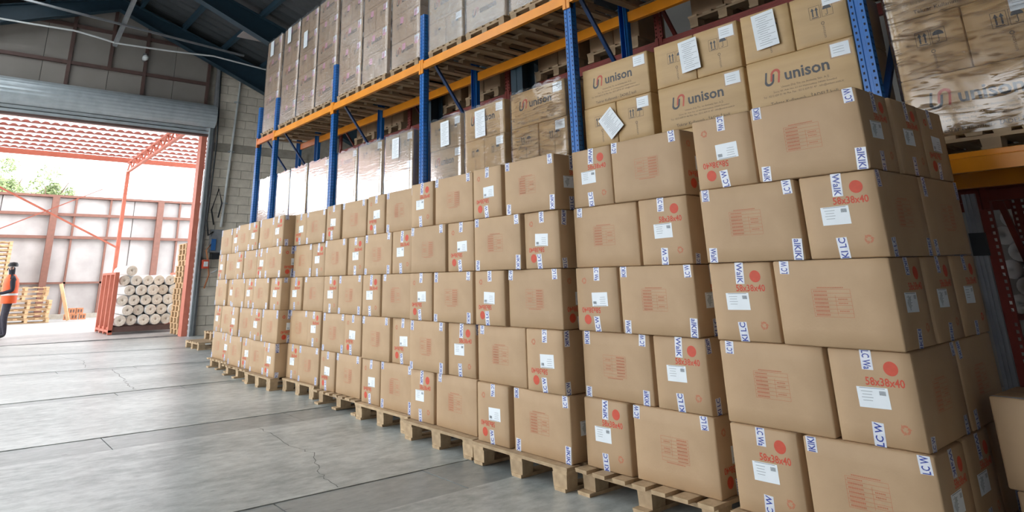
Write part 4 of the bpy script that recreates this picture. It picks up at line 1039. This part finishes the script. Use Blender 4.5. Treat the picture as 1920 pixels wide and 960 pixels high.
# trees beyond the wall
def tree(label, x, y, h, cr, n_leaf):
    t = tag(empty('tree', (x, y, -0.01)), label, 'tree', 'trees beyond the yard wall')
    rnd = random.Random(int(x * 10 + y)); mb = MB().tube([(0, 0, 0), (0.1, 0, h * 0.4), (0, 0.1, h * 0.75)], [0.25, 0.18, 0.08], BARK, 8)
    for k in range(6):
        a = k * 1.1; mb.tube([(0, 0, h * (0.4 + 0.05 * k)), (math.cos(a) * cr * 0.6, math.sin(a) * cr * 0.6, h * (0.62 + 0.05 * k))], [0.09, 0.03], BARK, 5)
    put('trunk', mb.mesh('trunk', True), t)
    cl = [(rnd.gauss(0, cr * .45), rnd.gauss(0, cr * .45), h * 0.78 + rnd.gauss(0, cr * .28), rnd.uniform(.35, .7) * cr * .6) for _ in range(16)]
    lf = MB()
    for _ in range(n_leaf):
        cx, cy, cz, rr_ = rnd.choice(cl); v = Vector((rnd.gauss(0, 1), rnd.gauss(0, 1), rnd.gauss(0, 1))).normalized() * rr_ * rnd.random() ** .4
        p = Vector((cx, cy, cz)) + v; a = Vector((rnd.gauss(0, 1), rnd.gauss(0, 1), rnd.gauss(0, .6))).normalized(); b = a.orthogonal().normalized(); s_ = rnd.uniform(.06, .12)
        lf.poly([p - a * s_ * 1.6, p + b * s_ * .6, p + a * s_ * 1.6, p - b * s_ * .6], LEAF)
    put('crown', lf.mesh('crown'), t)
tree('pale green tree at the picture edge beyond the yard wall', -3.0, 50, 9.6, 2.0, 2600)
tree('low bushy tree rising over the yard wall', 1.2, 52, 9.4, 2.2, 2600)
tree('faint tree between the others beyond the yard wall', -1.0, 58, 10.4, 1.9, 2000)

# ------------------------------------------------------------------ the worker in the orange vest
def person(loc, rz):
    J_ = {'pel': (0, 0, 0.96, .155, .115), 'spine': (0.0, 0, 1.16, .150, .110), 'chest': (0.01, 0, 1.36, .175, .120), 'neck': (0.02, 0, 1.52, .065, .062), 'head0': (0.035, 0, 1.62, .085, .078), 'head1': (0.04, 0, 1.74, .09, .08),
          'hL': (0.0, 0.10, 0.90, .10, .10), 'kL': (0.03, 0.11, 0.50, .070, .072), 'aL': (-0.03, 0.11, 0.09, .048, .050), 'tL': (0.15, 0.13, 0.045, .045, .035),
          'hR': (0.0, -0.10, 0.90, .10, .10), 'kR': (0.05, -0.11, 0.50, .070, .072), 'aR': (0.02, -0.11, 0.09, .048, .050), 'tR': (0.20, -0.13, 0.045, .045, .035),
          'sL': (0.0, 0.19, 1.43, .070, .065), 'eL': (-0.03, 0.25, 1.15, .052, .050), 'wL': (0.20, 0.16, 1.08, .036, .032), 'pL': (0.28, 0.13, 1.10, .040, .022),
          'sR': (0.0, -0.19, 1.43, .070, .065), 'eR': (-0.03, -0.25, 1.15, .052, .050), 'wR': (0.20, -0.16, 1.08, .036, .032), 'pR': (0.28, -0.13, 1.10, .040, .022)}
    ed = [('pel', 'spine'), ('spine', 'chest'), ('chest', 'neck'), ('neck', 'head0'), ('head0', 'head1'), ('pel', 'hL'), ('hL', 'kL'), ('kL', 'aL'), ('aL', 'tL'), ('pel', 'hR'), ('hR', 'kR'), ('kR', 'aR'), ('aR', 'tR'),
          ('chest', 'sL'), ('sL', 'eL'), ('eL', 'wL'), ('wL', 'pL'), ('chest', 'sR'), ('sR', 'eR'), ('eR', 'wR'), ('wR', 'pR')]
    for s, n_ in ((1, 'L'), (-1, 'R')):     # five fingers each, curled a little
        px, py, pz = J_['p' + n_][:3]
        for q in range(4):
            b = 'f%d%s' % (q, n_); oy = s * (0.030 - 0.020 * q); L_ = (0.036, 0.042, 0.040, 0.032)[q]
            J_[b + 'a'] = (px + 0.035, py + oy, pz + 0.004, .0095, .009); J_[b + 'b'] = (px + 0.035 + L_, py + oy, pz - 0.008, .0088, .0085); J_[b + 'c'] = (px + 0.05 + L_, py + oy, pz - 0.034, .008, .0078)
            ed += [('p' + n_, b + 'a'), (b + 'a', b + 'b'), (b + 'b', b + 'c')]
        J_['th' + n_] = (px + 0.0, py - s * 0.050, pz + 0.006, .011, .010); J_['tg' + n_] = (px + 0.045, py - s * 0.062, pz - 0.006, .009, .009)
        ed += [('p' + n_, 'th' + n_), ('th' + n_, 'tg' + n_)]
    names = list(J_); me = bpy.data.meshes.new('person')
    me.from_pydata([J_[n_][:3] for n_ in names], [(names.index(a), names.index(b)) for a, b in ed], [])
    o = bpy.data.objects.new('tmp_person', me); col.objects.link(o)
    md = o.modifiers.new('skin', 'SKIN'); o.modifiers.new('sub', 'SUBSURF').levels = 2
    o.modifiers['sub'].render_levels = 2
    for i, n_ in enumerate(names):
        sv = me.skin_vertices[0].data[i]; sv.radius = J_[n_][3:5]; sv.use_root = n_ == 'pel'
    bpy.context.view_layer.update(); dg = bpy.context.evaluated_depsgraph_get()
    body = bpy.data.meshes.new_from_object(o.evaluated_get(dg)); bpy.data.objects.remove(o)
    for m in (CLOTH, CLOTHP, SKIN, BLACKP): body.materials.append(m)
    for p in body.polygons:
        c = p.center; p.use_smooth = True
        p.material_index = 3 if c.z < 0.10 else 1 if c.z < 0.98 and abs(c.y) < 0.24 and c.x < 0.16 else 2 if (c.x > 0.225 and 0.9 < c.z < 1.3) or (c.z > 1.66 and c.z < 1.72 and c.x > 0.06) else 0
    root = tag(put('person', body, None, loc, (0, 0, rz)), 'worker in orange vest and dark clothes standing in the yard', 'person')
    def loft(name, rings, m, n=20, gap=None):
        vs = []; fs = []
        for (cx, cz, rx, ry) in rings:
            for j in range(n): a = 2 * math.pi * j / n; vs.append((cx + rx * math.cos(a), ry * math.sin(a), cz))
        for q in range(len(rings) - 1):
            for j in range(n):
                if gap and j in gap and q >= gap[j]: continue
                fs.append((q * n + j, q * n + (j + 1) % n, (q + 1) * n + (j + 1) % n, (q + 1) * n + j))
        return put(name, MB().mesh_add(vs, fs, m).mesh(name, True), root)
    v = loft('safety_vest', [(0.0, 0.84, .175, .225), (0.0, 0.98, .17, .22), (0.0, 1.15, .165, .205), (0.005, 1.32, .17, .215), (0.01, 1.42, .155, .21), (0.02, 1.49, .11, .15), (0.025, 1.535, .085, .095)], VEST,
             gap={4: 4, 5: 4, 14: 4, 15: 4})
    put('reflective_band', MB().mesh_add(*(lambda n: ([(r * math.cos(2 * math.pi * j / n) * .178, r * math.sin(2 * math.pi * j / n) * .225, z) for z in (1.03, 1.08) for r in (1.0,) for j in range(n)], [(j, (j + 1) % n, n + (j + 1) % n, n + j) for j in range(n)]))(20), WHITEP).mesh('reflective_band', True), v)
    loft('cap', [(0.035, 1.735, .115, .098), (0.035, 1.78, .116, .098), (0.03, 1.83, .085, .075), (0.03, 1.845, .01, .01)], BLACKP)
    f_ = MB()
    for s in (-1, 1): f_.tube([(0.118, s * 0.032, 1.695), (0.128, s * 0.032, 1.695)], [0.013, 0.006], BLACKP, 8)
    put('eyes', f_.mesh('eyes', True), root)
    put('nose', MB().tube([(0.115, 0, 1.70), (0.135, 0, 1.665), (0.145, 0, 1.655), (0.125, 0, 1.645)], [0.008, 0.014, 0.012, 0.01], CLOTH, 8).mesh('nose', True), root)
    for s in (-1, 1): put('ear', MB().tube([(0.03, s * 0.085, 1.66), (0.025, s * 0.10, 1.69), (0.03, s * 0.09, 1.72)], [0.012, 0.018, 0.012], SKIN, 8).mesh('ear', True), root)
    return root
pp = person((-2.0, 21.3, -0.005), R(180)); pp.scale = (1.08, 1.08, 1.08)
